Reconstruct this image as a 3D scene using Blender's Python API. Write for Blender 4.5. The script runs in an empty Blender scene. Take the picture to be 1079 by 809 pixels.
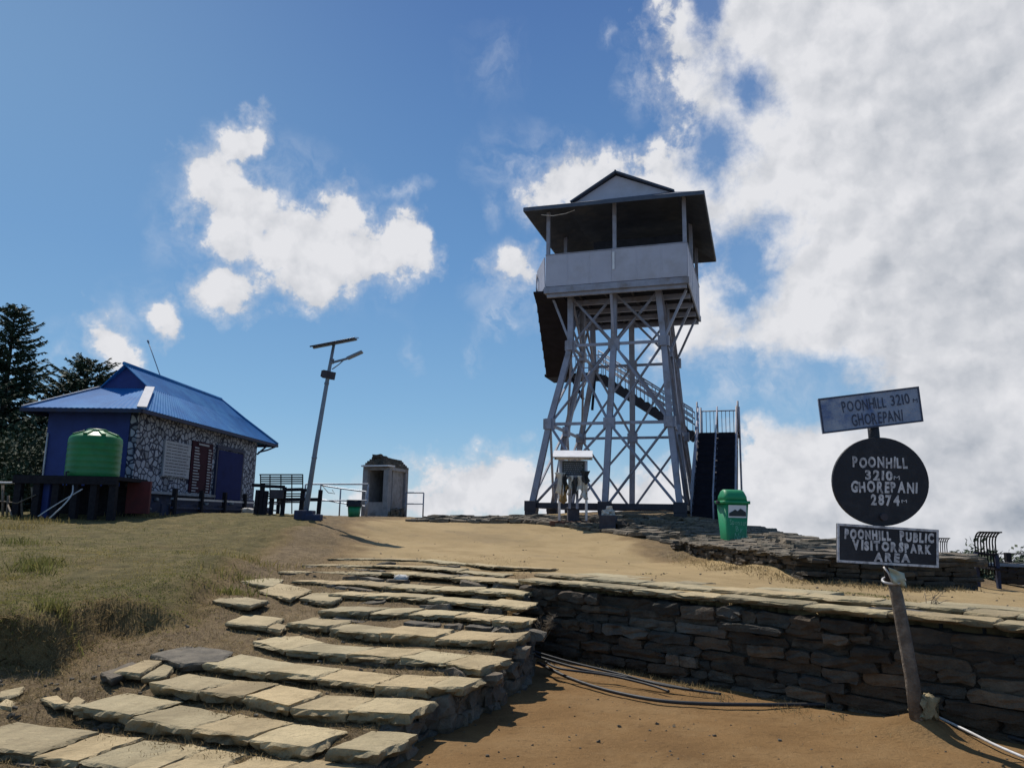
import bpy, bmesh, math, random
import numpy as np
from mathutils import Matrix, Vector, noise as mnoise

SC = bpy.context.scene
COL = SC.collection
rad = math.radians

# ------------------------------------------------------------------ camera
PITCH, ROLL, EYE = 9.84, 1.0, 1.6
cam_d = bpy.data.cameras.new("camera")
cam_d.sensor_width = 36.0
cam_d.lens = 27.0
cam_d.clip_start = 0.05
cam_d.clip_end = 5000
cam = bpy.data.objects.new("camera", cam_d)
COL.objects.link(cam)
CM = Matrix.Translation((0, 0, EYE)) @ Matrix.Rotation(rad(90 + PITCH), 4, 'X') @ Matrix.Rotation(rad(ROLL), 4, 'Z')
cam.matrix_world = CM
SC.camera = cam
SUN_AZ, SUN_EL = -30.0, 55.0           # azimuth from +Y towards +X, elevation
SKY_STRENGTH, SUN_STRENGTH, EXPOSURE = 0.10, 4.4, 0.12

# survey helpers: read a place off the photograph (1079 x 809 pixels)
FPX = 27.0 / 36.0 * 1079.0
CR = CM.to_3x3()
def ray(px, py):
    return CR @ Vector(((px - 539.5) / FPX, -(py - 404.5) / FPX, -1.0))
def at_z(px, py, z):
    d = ray(px, py); return Vector((0, 0, EYE)) + d * ((z - EYE) / d.z)
def at_y(px, py, y):
    d = ray(px, py); return Vector((0, 0, EYE)) + d * (y / d.y)

# ------------------------------------------------------------------ world
world = bpy.data.worlds.new("World")
SC.world = world
world.use_nodes = True
WN, WL = world.node_tree.nodes, world.node_tree.links
WN.clear()
def wn(t, **k):
    n = WN.new(t)
    for a, b in k.items(): setattr(n, a, b)
    return n
def wmath(op, a, b=None, c=None, clamp=False):
    n = wn('ShaderNodeMath', operation=op, use_clamp=clamp)
    for i, v in enumerate((a, b, c)):
        if v is None: continue
        if isinstance(v, (int, float)): n.inputs[i].default_value = v
        else: WL.new(v, n.inputs[i])
    return n.outputs[0]
def wrange(v, a, b, c=0.0, d=1.0, smooth=True):
    n = wn('ShaderNodeMapRange', interpolation_type='SMOOTHSTEP' if smooth else 'LINEAR', clamp=True)
    WL.new(v, n.inputs[0])
    for i, q in enumerate((a, b, c, d)): n.inputs[i + 1].default_value = q
    return n.outputs[0]
def wmix(f, a, b):
    n = wn('ShaderNodeMix', data_type='RGBA')
    for s, v in ((n.inputs[0], f), (n.inputs[6], a), (n.inputs[7], b)):
        if isinstance(v, (int, float)): s.default_value = v
        elif isinstance(v, tuple): s.default_value = v + (1,)
        else: WL.new(v, s)
    return n.outputs[2]
def azel(px, py):
    d = ray(px, py).normalized()
    return math.degrees(math.atan2(d.x, d.y)), math.degrees(math.asin(d.z))

sky = wn('ShaderNodeTexSky', sky_type='NISHITA', sun_disc=False)
sky.sun_elevation = rad(SUN_EL); sky.sun_rotation = rad(SUN_AZ)
sky.altitude = 3200; sky.air_density = 1.15; sky.dust_density = 0.6; sky.ozone_density = 2.2
tc = wn('ShaderNodeTexCoord')
sx = wn('ShaderNodeSeparateXYZ'); WL.new(tc.outputs['Generated'], sx.inputs[0])
AZ = wmath('MULTIPLY', wmath('ARCTAN2', sx.outputs[0], sx.outputs[1]), 180 / math.pi)
EL = wmath('MULTIPLY', wmath('ARCSINE', sx.outputs[2]), 180 / math.pi)
cb = wn('ShaderNodeCombineXYZ'); WL.new(AZ, cb.inputs[0]); WL.new(EL, cb.inputs[1])
PDEG = cb.outputs[0]
def wnoise(vec, scale, detail=6, rough=0.55, off=(0, 0, 0), dist=0.0):
    m = wn('ShaderNodeMapping'); WL.new(vec, m.inputs[0]); m.inputs[1].default_value = off
    m.inputs[3].default_value = (scale, scale, scale)
    n = wn('ShaderNodeTexNoise'); n.inputs['Scale'].default_value = 1
    n.inputs['Detail'].default_value = detail; n.inputs['Roughness'].default_value = rough
    n.inputs['Distortion'].default_value = dist
    WL.new(m.outputs[0], n.inputs['Vector'])
    return n
# domain warp so the cloud outlines are ragged at every size
wv = wnoise(PDEG, 0.16, 5, 0.6, (3.1, 7.7, 0))
ws = wn('ShaderNodeVectorMath', operation='SUBTRACT'); WL.new(wv.outputs['Color'], ws.inputs[0]); ws.inputs[1].default_value = (.5, .5, .5)
wm = wn('ShaderNodeVectorMath', operation='SCALE'); WL.new(ws.outputs[0], wm.inputs[0]); wm.inputs['Scale'].default_value = 5.0
wa = wn('ShaderNodeVectorMath', operation='ADD'); WL.new(PDEG, wa.inputs[0]); WL.new(wm.outputs[0], wa.inputs[1])
PW = wa.outputs[0]
def blob(px, py, rx, ry, rot=0.0, s=1.0):
    a, e = azel(px, py)
    a1, e1 = azel(px + 4, py); a2, e2 = azel(px, py + 4)
    kx = math.hypot(a1 - a, e1 - e) / 4; ky = math.hypot(a2 - a, e2 - e) / 4
    m = wn('ShaderNodeMapping', vector_type='TEXTURE')
    WL.new(PW, m.inputs[0]); m.inputs[1].default_value = (a, e, 0)
    m.inputs[2].default_value = (0, 0, rad(rot)); m.inputs[3].default_value = (rx * kx, ry * ky, 1000)
    v = wn('ShaderNodeVectorMath', operation='DOT_PRODUCT'); WL.new(m.outputs[0], v.inputs[0]); WL.new(m.outputs[0], v.inputs[1])
    return wmath('MULTIPLY_ADD', wmath('SQRT', v.outputs['Value']), -s, s)
def union(lst, k=0.25):
    r = lst[0]
    for b in lst[1:]: r = wmath('SMOOTH_MAX', r, b, k)
    return r
CUMULUS = [(222,190,44,34,-50,1.0),(256,232,58,40,-30,1.15),(318,264,68,42,-10,1.2),(386,274,60,36,0,1.15),(362,228,34,34),(428,262,32,36),
    (242,298,44,36),(335,302,48,28),(252,144,38,22,30,.9),(122,374,24,38,20,.9),(176,340,14,26,20,.8),
    (604,196,56,34,15,.85),(548,284,38,22,0,.8),
    (775,30,90,90,0,1.2),(830,110,130,140,0,1.6),(765,205,120,74,0,1.3),(900,60,190,180,0,1.8),(1010,200,280,280,0,2),(850,280,140,120,0,1.7),(780,350,100,70,0,1.2),
    (860,360,120,70,0,1.3),(960,400,170,170,0,1.8),(1120,400,260,340,0,2),(836,480,76,76,0,1.2),(880,520,130,90,0,1.4),(1000,560,220,150,0,1.8),
    (880,620,320,80,0,1.4),(760,560,150,52,0,1.0),(1080,80,240,240,0,2),(505,512,90,34,0,.75),(650,530,190,34,0,.8),(470,530,120,20,0,.8)]
HOLES = [(786,90,58,34,-25,.75),(752,152,46,50,20,.9),(742,4,34,60,0,1.2),(782,270,58,60,0,1.1),(772,320,40,40,0,.8),(800,408,150,46,-3,1.9)]
WISPS = [(320,240,150,100,-20,.8),(235,215,80,110,-30,.9),(600,200,90,50,0,.7),(540,300,60,50,0,.7),(196,205,26,46,10,.9),(232,168,36,28,0,.9),(420,202,44,12,4,.9),(518,228,14,22,0,.8),(528,335,24,46,-25,.95),(505,368,20,34,-20,.7),
    (665,84,22,54,5,.8),(640,38,14,20,0,.8),(430,372,14,34,10,.5),(150,330,46,50,0,.55),(62,376,40,40,0,.5),(320,560,420,48,0,.9),(520,520,90,46,0,1.2),
    (660,520,170,50,0,1.2),(520,66,50,60,20,.3),(560,180,80,60,0,.7),(205,312,60,26,0,.5),(545,300,60,50,0,.6),(780,400,140,60,0,.7),(440,600,600,70,0,1.2)]
f_big = wnoise(PDEG, 0.20, 3, 0.5, (1.3, 2.2, .5))
f_puff = wnoise(PDEG, 0.30, 10, 0.64, (0, 0, 4.0), 0.1)
def wbillow(off):
    m = wn('ShaderNodeMapping'); WL.new(PW2, m.inputs[0]); m.inputs[1].default_value = off; m.inputs[3].default_value = (.30, .34, .3)
    v = wn('ShaderNodeTexVoronoi', feature='SMOOTH_F1', voronoi_dimensions='2D', normalize=True); v.inputs['Scale'].default_value = 1; v.inputs['Detail'].default_value = 3; v.inputs['Roughness'].default_value = .5
    v.inputs['Smoothness'].default_value = .22; WL.new(m.outputs[0], v.inputs['Vector']); return wmath('SUBTRACT', 1.0, v.outputs['Distance'])
w2 = wnoise(PDEG, 0.6, 4, 0.6, (8.1, 1.7, 0))
w2s = wn('ShaderNodeVectorMath', operation='SUBTRACT'); WL.new(w2.outputs['Color'], w2s.inputs[0]); w2s.inputs[1].default_value = (.5, .5, .5)
w2m = wn('ShaderNodeVectorMath', operation='SCALE'); WL.new(w2s.outputs[0], w2m.inputs[0]); w2m.inputs['Scale'].default_value = 1.6
w2a = wn('ShaderNodeVectorMath', operation='ADD'); WL.new(PDEG, w2a.inputs[0]); WL.new(w2m.outputs[0], w2a.inputs[1])
PW2 = w2a.outputs[0]
bill = wbillow((0, 0, 0)); bill2 = wbillow((-.22, .30, 0))
SH = (-0.8, 1.1, 0)                      # towards the sun, in degrees
f_rel = wnoise(PDEG, 0.34, 5, 0.50, (2.0, 0, 4.0), 0.1)
f_rel2 = wnoise(PDEG, 0.34, 5, 0.50, (2.0 + SH[0] * .34, SH[1] * .34, 4.0), 0.1)
holes = union([blob(*b) for b in HOLES], 0.1)
fieldc = union([blob(*b) for b in CUMULUS])
fieldc = wmath('MAXIMUM', fieldc, -1.6)
core = wmath('MULTIPLY', wmath('MINIMUM', fieldc, 1.6), 2.0)
core = wmath('ADD', core, wmath('MULTIPLY', wmath('SUBTRACT', bill, 0.62), 2.3))
dens = wmath('MULTIPLY_ADD', wmath('SUBTRACT', f_puff.outputs['Fac'], 0.5), 2.6, core)
dens = wmath('MULTIPLY_ADD', wmath('SUBTRACT', f_big.outputs['Fac'], 0.5), 1.0, dens)
f_fine = wnoise(PDEG, 1.1, 8, 0.68, (3, 6, 2), 0.3)
dfine = wmath('MULTIPLY_ADD', wmath('SUBTRACT', f_fine.outputs['Fac'], 0.5), 1.5, dens)
alpha_c = wmath('ADD', wmath('MULTIPLY', wrange(dfine, -0.55, 0.75), 0.42), wmath('MULTIPLY', wrange(dfine, 0.25, 0.85), 0.58))
gapf = wmath('MULTIPLY_ADD', wmath('SUBTRACT', f_puff.outputs['Fac'], 0.5), -2.2, holes)
alpha_c = wmath('MULTIPLY', alpha_c, wrange(gapf, -0.15, 0.85, 1.0, 0.06))
fieldw = wmath('MAXIMUM', union([blob(*b) for b in WISPS]), 0.0)
f_w = wnoise(PW, 0.36, 8, 0.60, (9, 1, 2), 0.4)
alpha_w = wmath('MULTIPLY', fieldw, wrange(f_w.outputs['Fac'], 0.36, 0.78), clamp=True)
alpha_w = wmath('MULTIPLY', alpha_w, 0.95)
# scattered clouds behind the viewer
f_back = wnoise(PDEG, 0.055, 6, 0.55, (5, 5, 1))
behind = wrange(wmath('ABSOLUTE', AZ), 50, 85)
alpha_b = wmath('MULTIPLY', wmath('MULTIPLY', behind, wrange(f_back.outputs['Fac'], 0.58, 0.72)), 0.6)
# relief: side of each lump turned to the sun is brighter
lit = wmath('MULTIPLY', wmath('SUBTRACT', f_rel.outputs['Fac'], f_rel2.outputs['Fac']), 0.45)
GREY = [(985,120,170,190,0,.75),(1040,300,170,190,0,.85),(960,360,110,110,0,.45),(1075,540,90,80,0,1.5),(1000,480,130,110,0,.95),(930,560,150,60,0,.9),(860,40,60,50,0,.3),
        (310,310,130,30,0,.40),(860,400,100,30,0,.5),(760,235,60,40,0,.25),(610,210,60,24,0,.4)]
grey = wmath('MAXIMUM', union([blob(*b) for b in GREY], .3), 0.0)
lit = wmath('ADD', lit, wmath('MULTIPLY', wmath('SUBTRACT', f_fine.outputs['Fac'], 0.5), 0.16))
lit = wmath('ADD', lit, wmath('MULTIPLY', wmath('SUBTRACT', bill, bill2), 0.55))
shade = wmath('SUBTRACT', wmath('ADD', lit, 0.95), wmath('MULTIPLY', grey, 0.34))
shade = wmath('ADD', shade, wmath('MULTIPLY', wmath('SUBTRACT', f_big.outputs['Fac'], 0.5), 0.22))
shade = wmath('SUBTRACT', shade, wmath('MULTIPLY', wrange(dens, 1.2, 0.0), 0.06))
ccol = wmix(wrange(shade, 0.10, 1.0, smooth=False), (0.17, 0.22, 0.29), (0.71, 0.715, 0.745))
bg_sky = wn('ShaderNodeVectorMath', operation='SCALE'); WL.new(sky.outputs[0], bg_sky.inputs[0]); bg_sky.inputs['Scale'].default_value = SKY_STRENGTH
# thin mountain air: the clear sky pales towards the horizon and deepens overhead
rp = wn('ShaderNodeValToRGB'); WL.new(wmath('DIVIDE', EL, 90.0, clamp=True), rp.inputs[0])
els = rp.color_ramp.elements
while len(els) < 5: els.new(.5)
for q, (p_, c_) in zip(els, ((0.0, (.27, .45, .60)), (.08, (.175, .37, .58)), (.20, (.105, .265, .52)), (.42, (.060, .150, .38)), (1.0, (.035, .085, .26)))): q.position = p_; q.color = c_ + (1,)
skyc = wmix(0.25, rp.outputs[0], bg_sky.outputs[0])
# the air glows a little on the side of the sun (left)
glow = wmath('MULTIPLY', wrange(AZ, 2, -48), wrange(EL, 2, 30))
skyc = wmix(wmath('MULTIPLY', glow, 0.30), skyc, (.32, .50, .64))
# below the horizon: the sea of cloud filling the valleys
low = wrange(EL, 0.8, -2.5)
skyc = wmix(low, skyc, (0.36, 0.42, 0.50))
c1 = wmix(alpha_w, skyc, (0.62, 0.66, 0.74))
c1 = wmix(alpha_b, c1, (0.55, 0.60, 0.70))
c2 = wmix(alpha_c, c1, ccol)
bg = wn('ShaderNodeBackground'); WL.new(c2, bg.inputs[0]); bg.inputs[1].default_value = 1.0
wo = wn('ShaderNodeOutputWorld'); WL.new(bg.outputs[0], wo.inputs[0])

# ------------------------------------------------------------------ sun
sl = bpy.data.lights.new("sun", 'SUN'); sl.energy = SUN_STRENGTH; sl.angle = rad(0.55); sl.color = (1.0, 0.94, 0.85)
so = bpy.data.objects.new("sun", sl); COL.objects.link(so)
sd = Vector((math.sin(rad(SUN_AZ)) * math.cos(rad(SUN_EL)), math.cos(rad(SUN_AZ)) * math.cos(rad(SUN_EL)), math.sin(rad(SUN_EL))))
so.rotation_euler = sd.to_track_quat('Z', 'Y').to_euler(); so.location = sd * 60

SC.view_settings.view_transform = 'Standard'
SC.view_settings.look = 'None'
SC.view_settings.exposure = EXPOSURE
SC.view_settings.gamma = 1.0
SC.view_settings.use_curve_mapping = False
SC.cycles.use_denoising = True
SC.cycles.max_bounces = 6

# ------------------------------------------------------------------ materials
def material(name, c1, c2=None, rough=0.8, scale=6.0, bump=0.0, bscale=None, metal=0.0, spec=0.4, detail=6, c3=None, t=(0.35, 0.65), attr=None):
    m = bpy.data.materials.new(name); m.use_nodes = True
    N, L = m.node_tree.nodes, m.node_tree.links
    b = N['Principled BSDF']; b.inputs['Roughness'].default_value = rough; b.inputs['Metallic'].default_value = metal
    b.inputs['Specular IOR Level'].default_value = spec
    tcn = N.new('ShaderNodeTexCoord')
    if c2 is None: c2 = tuple(x * .75 for x in c1)
    nz = N.new('ShaderNodeTexNoise'); nz.inputs['Scale'].default_value = scale; nz.inputs['Detail'].default_value = detail; nz.inputs['Roughness'].default_value = .62
    L.new(tcn.outputs['Object'], nz.inputs['Vector'])
    r = N.new('ShaderNodeValToRGB'); r.color_ramp.elements[0].position = t[0]; r.color_ramp.elements[1].position = t[1]
    r.color_ramp.elements[0].color = c2 + (1,); r.color_ramp.elements[1].color = c1 + (1,)
    L.new(nz.outputs['Fac'], r.inputs[0]); col = r.outputs[0]
    if c3 is not None:
        n3 = N.new('ShaderNodeTexNoise'); n3.inputs['Scale'].default_value = scale * .37; n3.inputs['Detail'].default_value = 8; n3.inputs['Roughness'].default_value = .7
        L.new(tcn.outputs['Object'], n3.inputs['Vector'])
        r3 = N.new('ShaderNodeValToRGB'); r3.color_ramp.elements[0].position = .5; r3.color_ramp.elements[1].position = .63
        L.new(n3.outputs['Fac'], r3.inputs[0])
        mx = N.new('ShaderNodeMix'); mx.data_type = 'RGBA'; L.new(r3.outputs[0], mx.inputs[0]); L.new(col, mx.inputs[6]); mx.inputs[7].default_value = c3 + (1,)
        col = mx.outputs[2]
    if attr:
        for sc_, lo_, hi_, c_, am_ in ((scale * 16, .52, .60, tuple(q * .55 for q in c1), .55), (scale * 1.7, .60, .68, tuple(q * .45 for q in c2), .7), (scale * 4.5, .66, .72, (c1[0] * 1.15 + .03, c1[1] * 1.15 + .04, c1[2] * 1.2 + .05), .6)):
            nn = N.new('ShaderNodeTexNoise'); nn.inputs['Scale'].default_value = sc_; nn.inputs['Detail'].default_value = 9; nn.inputs['Roughness'].default_value = .72; L.new(tcn.outputs['Object'], nn.inputs['Vector'])
            rr = N.new('ShaderNodeMapRange'); L.new(nn.outputs['Fac'], rr.inputs[0]); rr.inputs[1].default_value = lo_; rr.inputs[2].default_value = hi_; rr.inputs[4].default_value = am_
            mz = N.new('ShaderNodeMix'); mz.data_type = 'RGBA'; L.new(rr.outputs[0], mz.inputs[0]); L.new(col, mz.inputs[6]); mz.inputs[7].default_value = c_ + (1,); col = mz.outputs[2]
        at = N.new('ShaderNodeAttribute'); at.attribute_name = attr
        mx = N.new('ShaderNodeMix'); mx.data_type = 'RGBA'; mx.blend_type = 'MULTIPLY'; mx.inputs[0].default_value = 1
        L.new(col, mx.inputs[6]); L.new(at.outputs['Color'], mx.inputs[7]); col = mx.outputs[2]
    L.new(col, b.inputs['Base Color'])
    if bump:
        nb = N.new('ShaderNodeTexNoise'); nb.inputs['Scale'].default_value = bscale or scale * 3; nb.inputs['Detail'].default_value = 8; nb.inputs['Roughness'].default_value = .65
        L.new(tcn.outputs['Object'], nb.inputs['Vector'])
        bp = N.new('ShaderNodeBump'); bp.inputs['Strength'].default_value = bump; bp.inputs['Distance'].default_value = .03
        L.new(nb.outputs['Fac'], bp.inputs['Height']); L.new(bp.outputs[0], b.inputs['Normal'])
    return m
M = {}
M['slab'] = material('step_stone', (.48, .375, .21), (.385, .30, .165), .85, 5, 1.0, 16, c3=(.32, .245, .13), attr='tint')
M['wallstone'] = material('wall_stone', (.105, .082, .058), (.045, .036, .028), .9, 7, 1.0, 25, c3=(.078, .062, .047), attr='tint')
M['coping'] = material('coping_stone', (.43, .345, .20), (.32, .255, .15), .88, 5, 1.0, 16, c3=(.24, .20, .115), attr='tint')
M['rubble'] = material('rubble_stone', (.20, .165, .12), (.115, .095, .07), .9, 8, .8, 28, c3=(.08, .068, .052), attr='tint')
M['core'] = material('wall_earth', (.05, .04, .03), (.03, .025, .02), .95, 10, .6)
M['steel'] = material('grey_painted_steel', (.31, .315, .385), (.24, .245, .30), .5, 3, .15, 30, c3=(.20, .175, .18))
M['footsteel'] = material('dark_painted_steel', (.035, .033, .045), (.02, .02, .03), .6, 5)
M['panelpaint'] = material('pale_grey_panel_paint', (.46, .45, .52), (.40, .39, .46), .55, 1.3, .15, 6, c3=(.38, .36, .40))
M['darksheet'] = material('dark_sheet_metal', (.018, .017, .027), (.012, .011, .018), .8, 4, spec=.15)
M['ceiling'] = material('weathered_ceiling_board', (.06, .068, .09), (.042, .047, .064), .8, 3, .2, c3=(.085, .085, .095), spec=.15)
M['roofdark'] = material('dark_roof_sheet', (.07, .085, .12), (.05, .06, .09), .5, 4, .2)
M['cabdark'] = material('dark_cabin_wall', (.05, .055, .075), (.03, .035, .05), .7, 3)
M['wood'] = material('weathered_wood', (.20, .155, .115), (.10, .078, .06), .85, 12, .8, 40, c3=(.28, .23, .18))
M['darkwood'] = material('dark_wood', (.026, .024, .028), (.015, .014, .018), .9, 12, .5, spec=.12)
M['black'] = material('black_paint', (.014, .015, .022), (.010, .010, .015), .6, 8, .25, 30, c3=(.028, .028, .034))
M['whitepaint'] = material('white_lettering_paint', (.62, .60, .60), (.30, .29, .30), .7, 22, t=(.40, .56))
M['letterdark'] = material('faded_dark_lettering', (.03, .04, .07), (.06, .075, .12), .7, 30)
M['bluetop'] = material('worn_blue_enamel', (.32, .36, .44), (.18, .23, .34), .45, 7, .3, 30, c3=(.035, .085, .25))
M['binplastic'] = material('green_bin_plastic', (.014, .25, .10), (.012, .20, .08), .5, 4, .1, c3=(.06, .22, .12))
M['tankplastic'] = material('green_tank_plastic', (.010, .19, .045), (.008, .14, .035), .45, 3, c3=(.03, .19, .06))
M['blueroof'] = material('blue_roof_paint', (.026, .165, .42), (.020, .125, .33), .75, 2.2, .08, c3=(.045, .20, .43), spec=.15)
M['bluewall'] = material('blue_wall_paint', (.022, .045, .20), (.016, .033, .15), .7, 2.5, .2)
M['bluedoor'] = material('dark_blue_door_paint', (.008, .018, .10), (.006, .013, .075), .8, 3, .1, spec=.1)
M['bluedark'] = material('dark_blue_plinth', (.022, .035, .085), (.03, .03, .05), .8, 4, .5)
M['ridge'] = material('pale_ridge_sheet', (.36, .37, .42), (.29, .30, .34), .7, 4)
M['whitesheet'] = material('white_sheet_metal', (.75, .74, .75), (.62, .61, .63), .4, 3)
M['galv'] = material('galvanised_steel', (.30, .33, .38), (.22, .25, .30), .4, 8, metal=.3)
M['lampsteel'] = material('lamp_grey_steel', (.17, .22, .29), (.13, .17, .23), .5, 8)
M['panelglass'] = material('solar_cell_glass', (.012, .02, .05), (.01, .015, .04), .15, 3)
M['concrete'] = material('rough_concrete', (.33, .33, .345), (.23, .23, .245), .9, 5, .5, 25, c3=(.18, .17, .165))
M['darkconcrete'] = material('dark_concrete', (.06, .055, .065), (.04, .036, .045), .9, 6, .4)
M['hose'] = material('black_hose_rubber', (.04, .04, .042), (.025, .025, .027), .55, 20, spec=.3)
M['whitepipe'] = material('white_pipe_plastic', (.55, .54, .54), (.42, .40, .38), .4, 12)
M['whitestone'] = material('white_stone', (.62, .60, .56), (.42, .40, .37), .85, 9, .6)
M['paper'] = material('pale_notice_paper', (.36, .37, .40), (.29, .30, .33), .7, 3)
M['maroon'] = material('maroon_board_paint', (.045, .012, .024), (.03, .009, .017), .8, 3, spec=.1)
M['redpaint'] = material('faded_red_paint', (.13, .022, .022), (.08, .018, .02), .7, 5)
M['slate'] = material('dark_slate_board', (.03, .04, .042), (.022, .03, .032), .6, 4)
M['bark'] = material('conifer_bark', (.05, .038, .028), (.03, .022, .016), .95, 8, .8)
M['needle'] = material('conifer_needles', (.060, .095, .050), (.030, .055, .034), .75, 1.5)
M['bushleaf'] = material('bush_leaves', (.045, .070, .028), (.025, .042, .018), .75, 1.5)
M['cloth'] = material('pale_scarf_cloth', (.62, .58, .50), (.45, .42, .38), .9, 8)
M['clothdark'] = material('dark_flag_cloth', (.05, .05, .06), (.03, .035, .03), .9, 8)
M['clothochre'] = material('ochre_scarf_cloth', (.34, .22, .09), (.25, .15, .06), .9, 8)
M['binletter'] = material('pale_green_handwriting', (.25, .55, .40), (.12, .36, .22), .6, 20)
M['straw'] = material('dry_stems', (.26, .21, .15), (.16, .125, .09), .9, 20)
M['plasticbag'] = material('torn_plastic_sheet', (.48, .52, .42), (.34, .38, .30), .4, 9)

# ------------------------------------------------------------------ mesh builder
RM = {}                                    # frame (matrix) of each thing
def tag(o, label=None, cat=None, group=None, kind=None):
    if label: o['label'] = label
    if cat: o['category'] = cat
    if group: o['group'] = group
    if kind or label: o['kind'] = kind or 'thing'
    return o
def thing(name, label, cat, loc=(0, 0, 0), rz=0.0, group=None):
    o = bpy.data.objects.new(name, None); COL.objects.link(o)
    o.empty_display_size = .2; o.location = loc; o.rotation_euler = (0, 0, rz)
    RM[o.name] = Matrix.Translation(loc) @ Matrix.Rotation(rz, 4, 'Z')
    return tag(o, label, cat, group, 'thing')
class MB:
    def __init__(s, seed=0):
        s.v, s.f, s.sm, s.tint = [], [], [], []
        s.rng = random.Random(seed)
    def add(s, vs, fs, smooth=False, tint=None):
        o = len(s.v); s.v += [Vector(p) for p in vs]
        for f in fs: s.f.append([i + o for i in f]); s.sm.append(smooth)
        if tint is None: tint = (1, 1, 1)
        s.tint += [tint] * len(vs)
    def box(s, c, d, rot=None, tint=None):
        h = Vector(d) / 2
        vs = [Vector((x * h.x, y * h.y, z * h.z)) for x in (-1, 1) for y in (-1, 1) for z in (-1, 1)]
        if rot is not None: vs = [rot @ p for p in vs]
        s.add([p + Vector(c) for p in vs], [(0, 1, 3, 2), (4, 6, 7, 5), (0, 4, 5, 1), (2, 3, 7, 6), (0, 2, 6, 4), (1, 5, 7, 3)], tint=tint)
    def beam(s, p, q, w, h, up=(0, 0, 1), w2=None, h2=None):
        p, q = Vector(p), Vector(q); z = (q - p).normalized(); u = Vector(up)
        if abs(z.dot(u)) > .98: u = Vector((0, 1, 0))
        x = u.cross(z).normalized(); y = z.cross(x)
        w2 = w if w2 is None else w2; h2 = h if h2 is None else h2
        vs = [p + x * a * w / 2 + y * b * h / 2 for a, b in ((-1, -1), (1, -1), (1, 1), (-1, 1))] + [q + x * a * w2 / 2 + y * b * h2 / 2 for a, b in ((-1, -1), (1, -1), (1, 1), (-1, 1))]
        s.add(vs, [(3, 2, 1, 0), (4, 5, 6, 7), (0, 1, 5, 4), (1, 2, 6, 5), (2, 3, 7, 6), (3, 0, 4, 7)])
    def tube(s, pts, r, n=8, cap=True, smooth=True):
        pts = [Vector(p) for p in pts]; rs = r if isinstance(r, (list, tuple)) else [r] * len(pts)
        vs, fs = [], []; u = None
        for i, p in enumerate(pts):
            t = (pts[min(i + 1, len(pts) - 1)] - pts[max(i - 1, 0)]).normalized()
            if u is None:
                u = Vector((0, 0, 1)) if abs(t.z) < .9 else Vector((1, 0, 0))
            x = (u - t * u.dot(t)).normalized(); u = x; y = t.cross(x)
            vs += [p + (x * math.cos(2 * math.pi * k / n) + y * math.sin(2 * math.pi * k / n)) * rs[i] for k in range(n)]
        for i in range(len(pts) - 1):
            for k in range(n):
                a, b = i * n + k, i * n + (k + 1) % n
                fs.append((a, b, b + n, a + n))
        s.add(vs, fs, smooth)
        if cap:
            o = len(s.v) - len(vs)
            s.f.append([o + k for k in range(n)][::-1]); s.sm.append(False)
            s.f.append([o + (len(pts) - 1) * n + k for k in range(n)]); s.sm.append(False)
    def lathe(s, prof, n=32, c=(0, 0, 0), smooth=True):
        vs, fs = [], []
        for r, z in prof: vs += [Vector(c) + Vector((r * math.cos(2 * math.pi * k / n), r * math.sin(2 * math.pi * k / n), z)) for k in range(n)]
        for i in range(len(prof) - 1):
            for k in range(n):
                a, b = i * n + k, i * n + (k + 1) % n; fs.append((a, b, b + n, a + n))
        s.add(vs, fs, smooth)
    def quad(s, a, b, c, d, th=0.0):
        if th == 0: s.add([a, b, c, d], [(0, 1, 2, 3)]); return
        a, b, c, d = map(Vector, (a, b, c, d)); n = (b - a).cross(c - a).normalized() * th
        s.add([a, b, c, d, a - n, b - n, c - n, d - n], [(0, 1, 2, 3), (7, 6, 5, 4), (0, 4, 5, 1), (1, 5, 6, 2), (2, 6, 7, 3), (3, 7, 4, 0)])
    def tri(s, a, b, c, th):
        a, b, c = map(Vector, (a, b, c)); n = (b - a).cross(c - a).normalized() * th
        s.add([a, b, c, a - n, b - n, c - n], [(0, 1, 2), (5, 4, 3), (0, 3, 4, 1), (1, 4, 5, 2), (2, 5, 3, 0)])
    def stone(s, c, d, ax=None, ay=None, jit=.12, n=(4, 2, 2), tint=None, tilt=0.0):
        """irregular block: c centre, d full size along ax, ay, up"""
        g = s.rng; ax = Vector(ax or (1, 0, 0)); ay = Vector(ay or (0, 1, 0)); az = ax.cross(ay)
        if az.z < 0: az = -az
        nx, ny, nz = n; idx = {}; vs = []; fs = []
        off = Vector((g.uniform(0, 50), g.uniform(0, 50), g.uniform(0, 50)))
        rt = Matrix.Rotation(g.uniform(-tilt, tilt), 3, ax) @ Matrix.Rotation(g.uniform(-tilt, tilt), 3, ay)
        def vert(i, j, k):
            if (i, j, k) in idx: return idx[(i, j, k)]
            a, b, e = 2 * i / nx - 1, 2 * j / ny - 1, 2 * k / nz - 1
            m = sum(1 for q in (a, b, e) if abs(q) > .99)
            sh = 1.0 if m < 2 else (.955 if m == 2 else .90)
            p = Vector((a * sh * d[0] / 2, b * sh * d[1] / 2, e * (sh + .02) * d[2] / 2))
            q = mnoise.noise_vector(off + Vector((a * nx, b * ny, e * nz)) * .45)
            sz = min(d)
            p += Vector((q.x * sz * jit * 1.6, q.y * sz * jit * 1.6, q.z * sz * jit))
            w = ax * p.x + ay * p.y + az * p.z
            idx[(i, j, k)] = len(vs); vs.append(Vector(c) + rt @ w); return idx[(i, j, k)]
        for i in range(nx):
            for j in range(ny):
                fs += [(vert(i, j, 0), vert(i, j + 1, 0), vert(i + 1, j + 1, 0), vert(i + 1, j, 0)), (vert(i, j, nz), vert(i + 1, j, nz), vert(i + 1, j + 1, nz), vert(i, j + 1, nz))]
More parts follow.
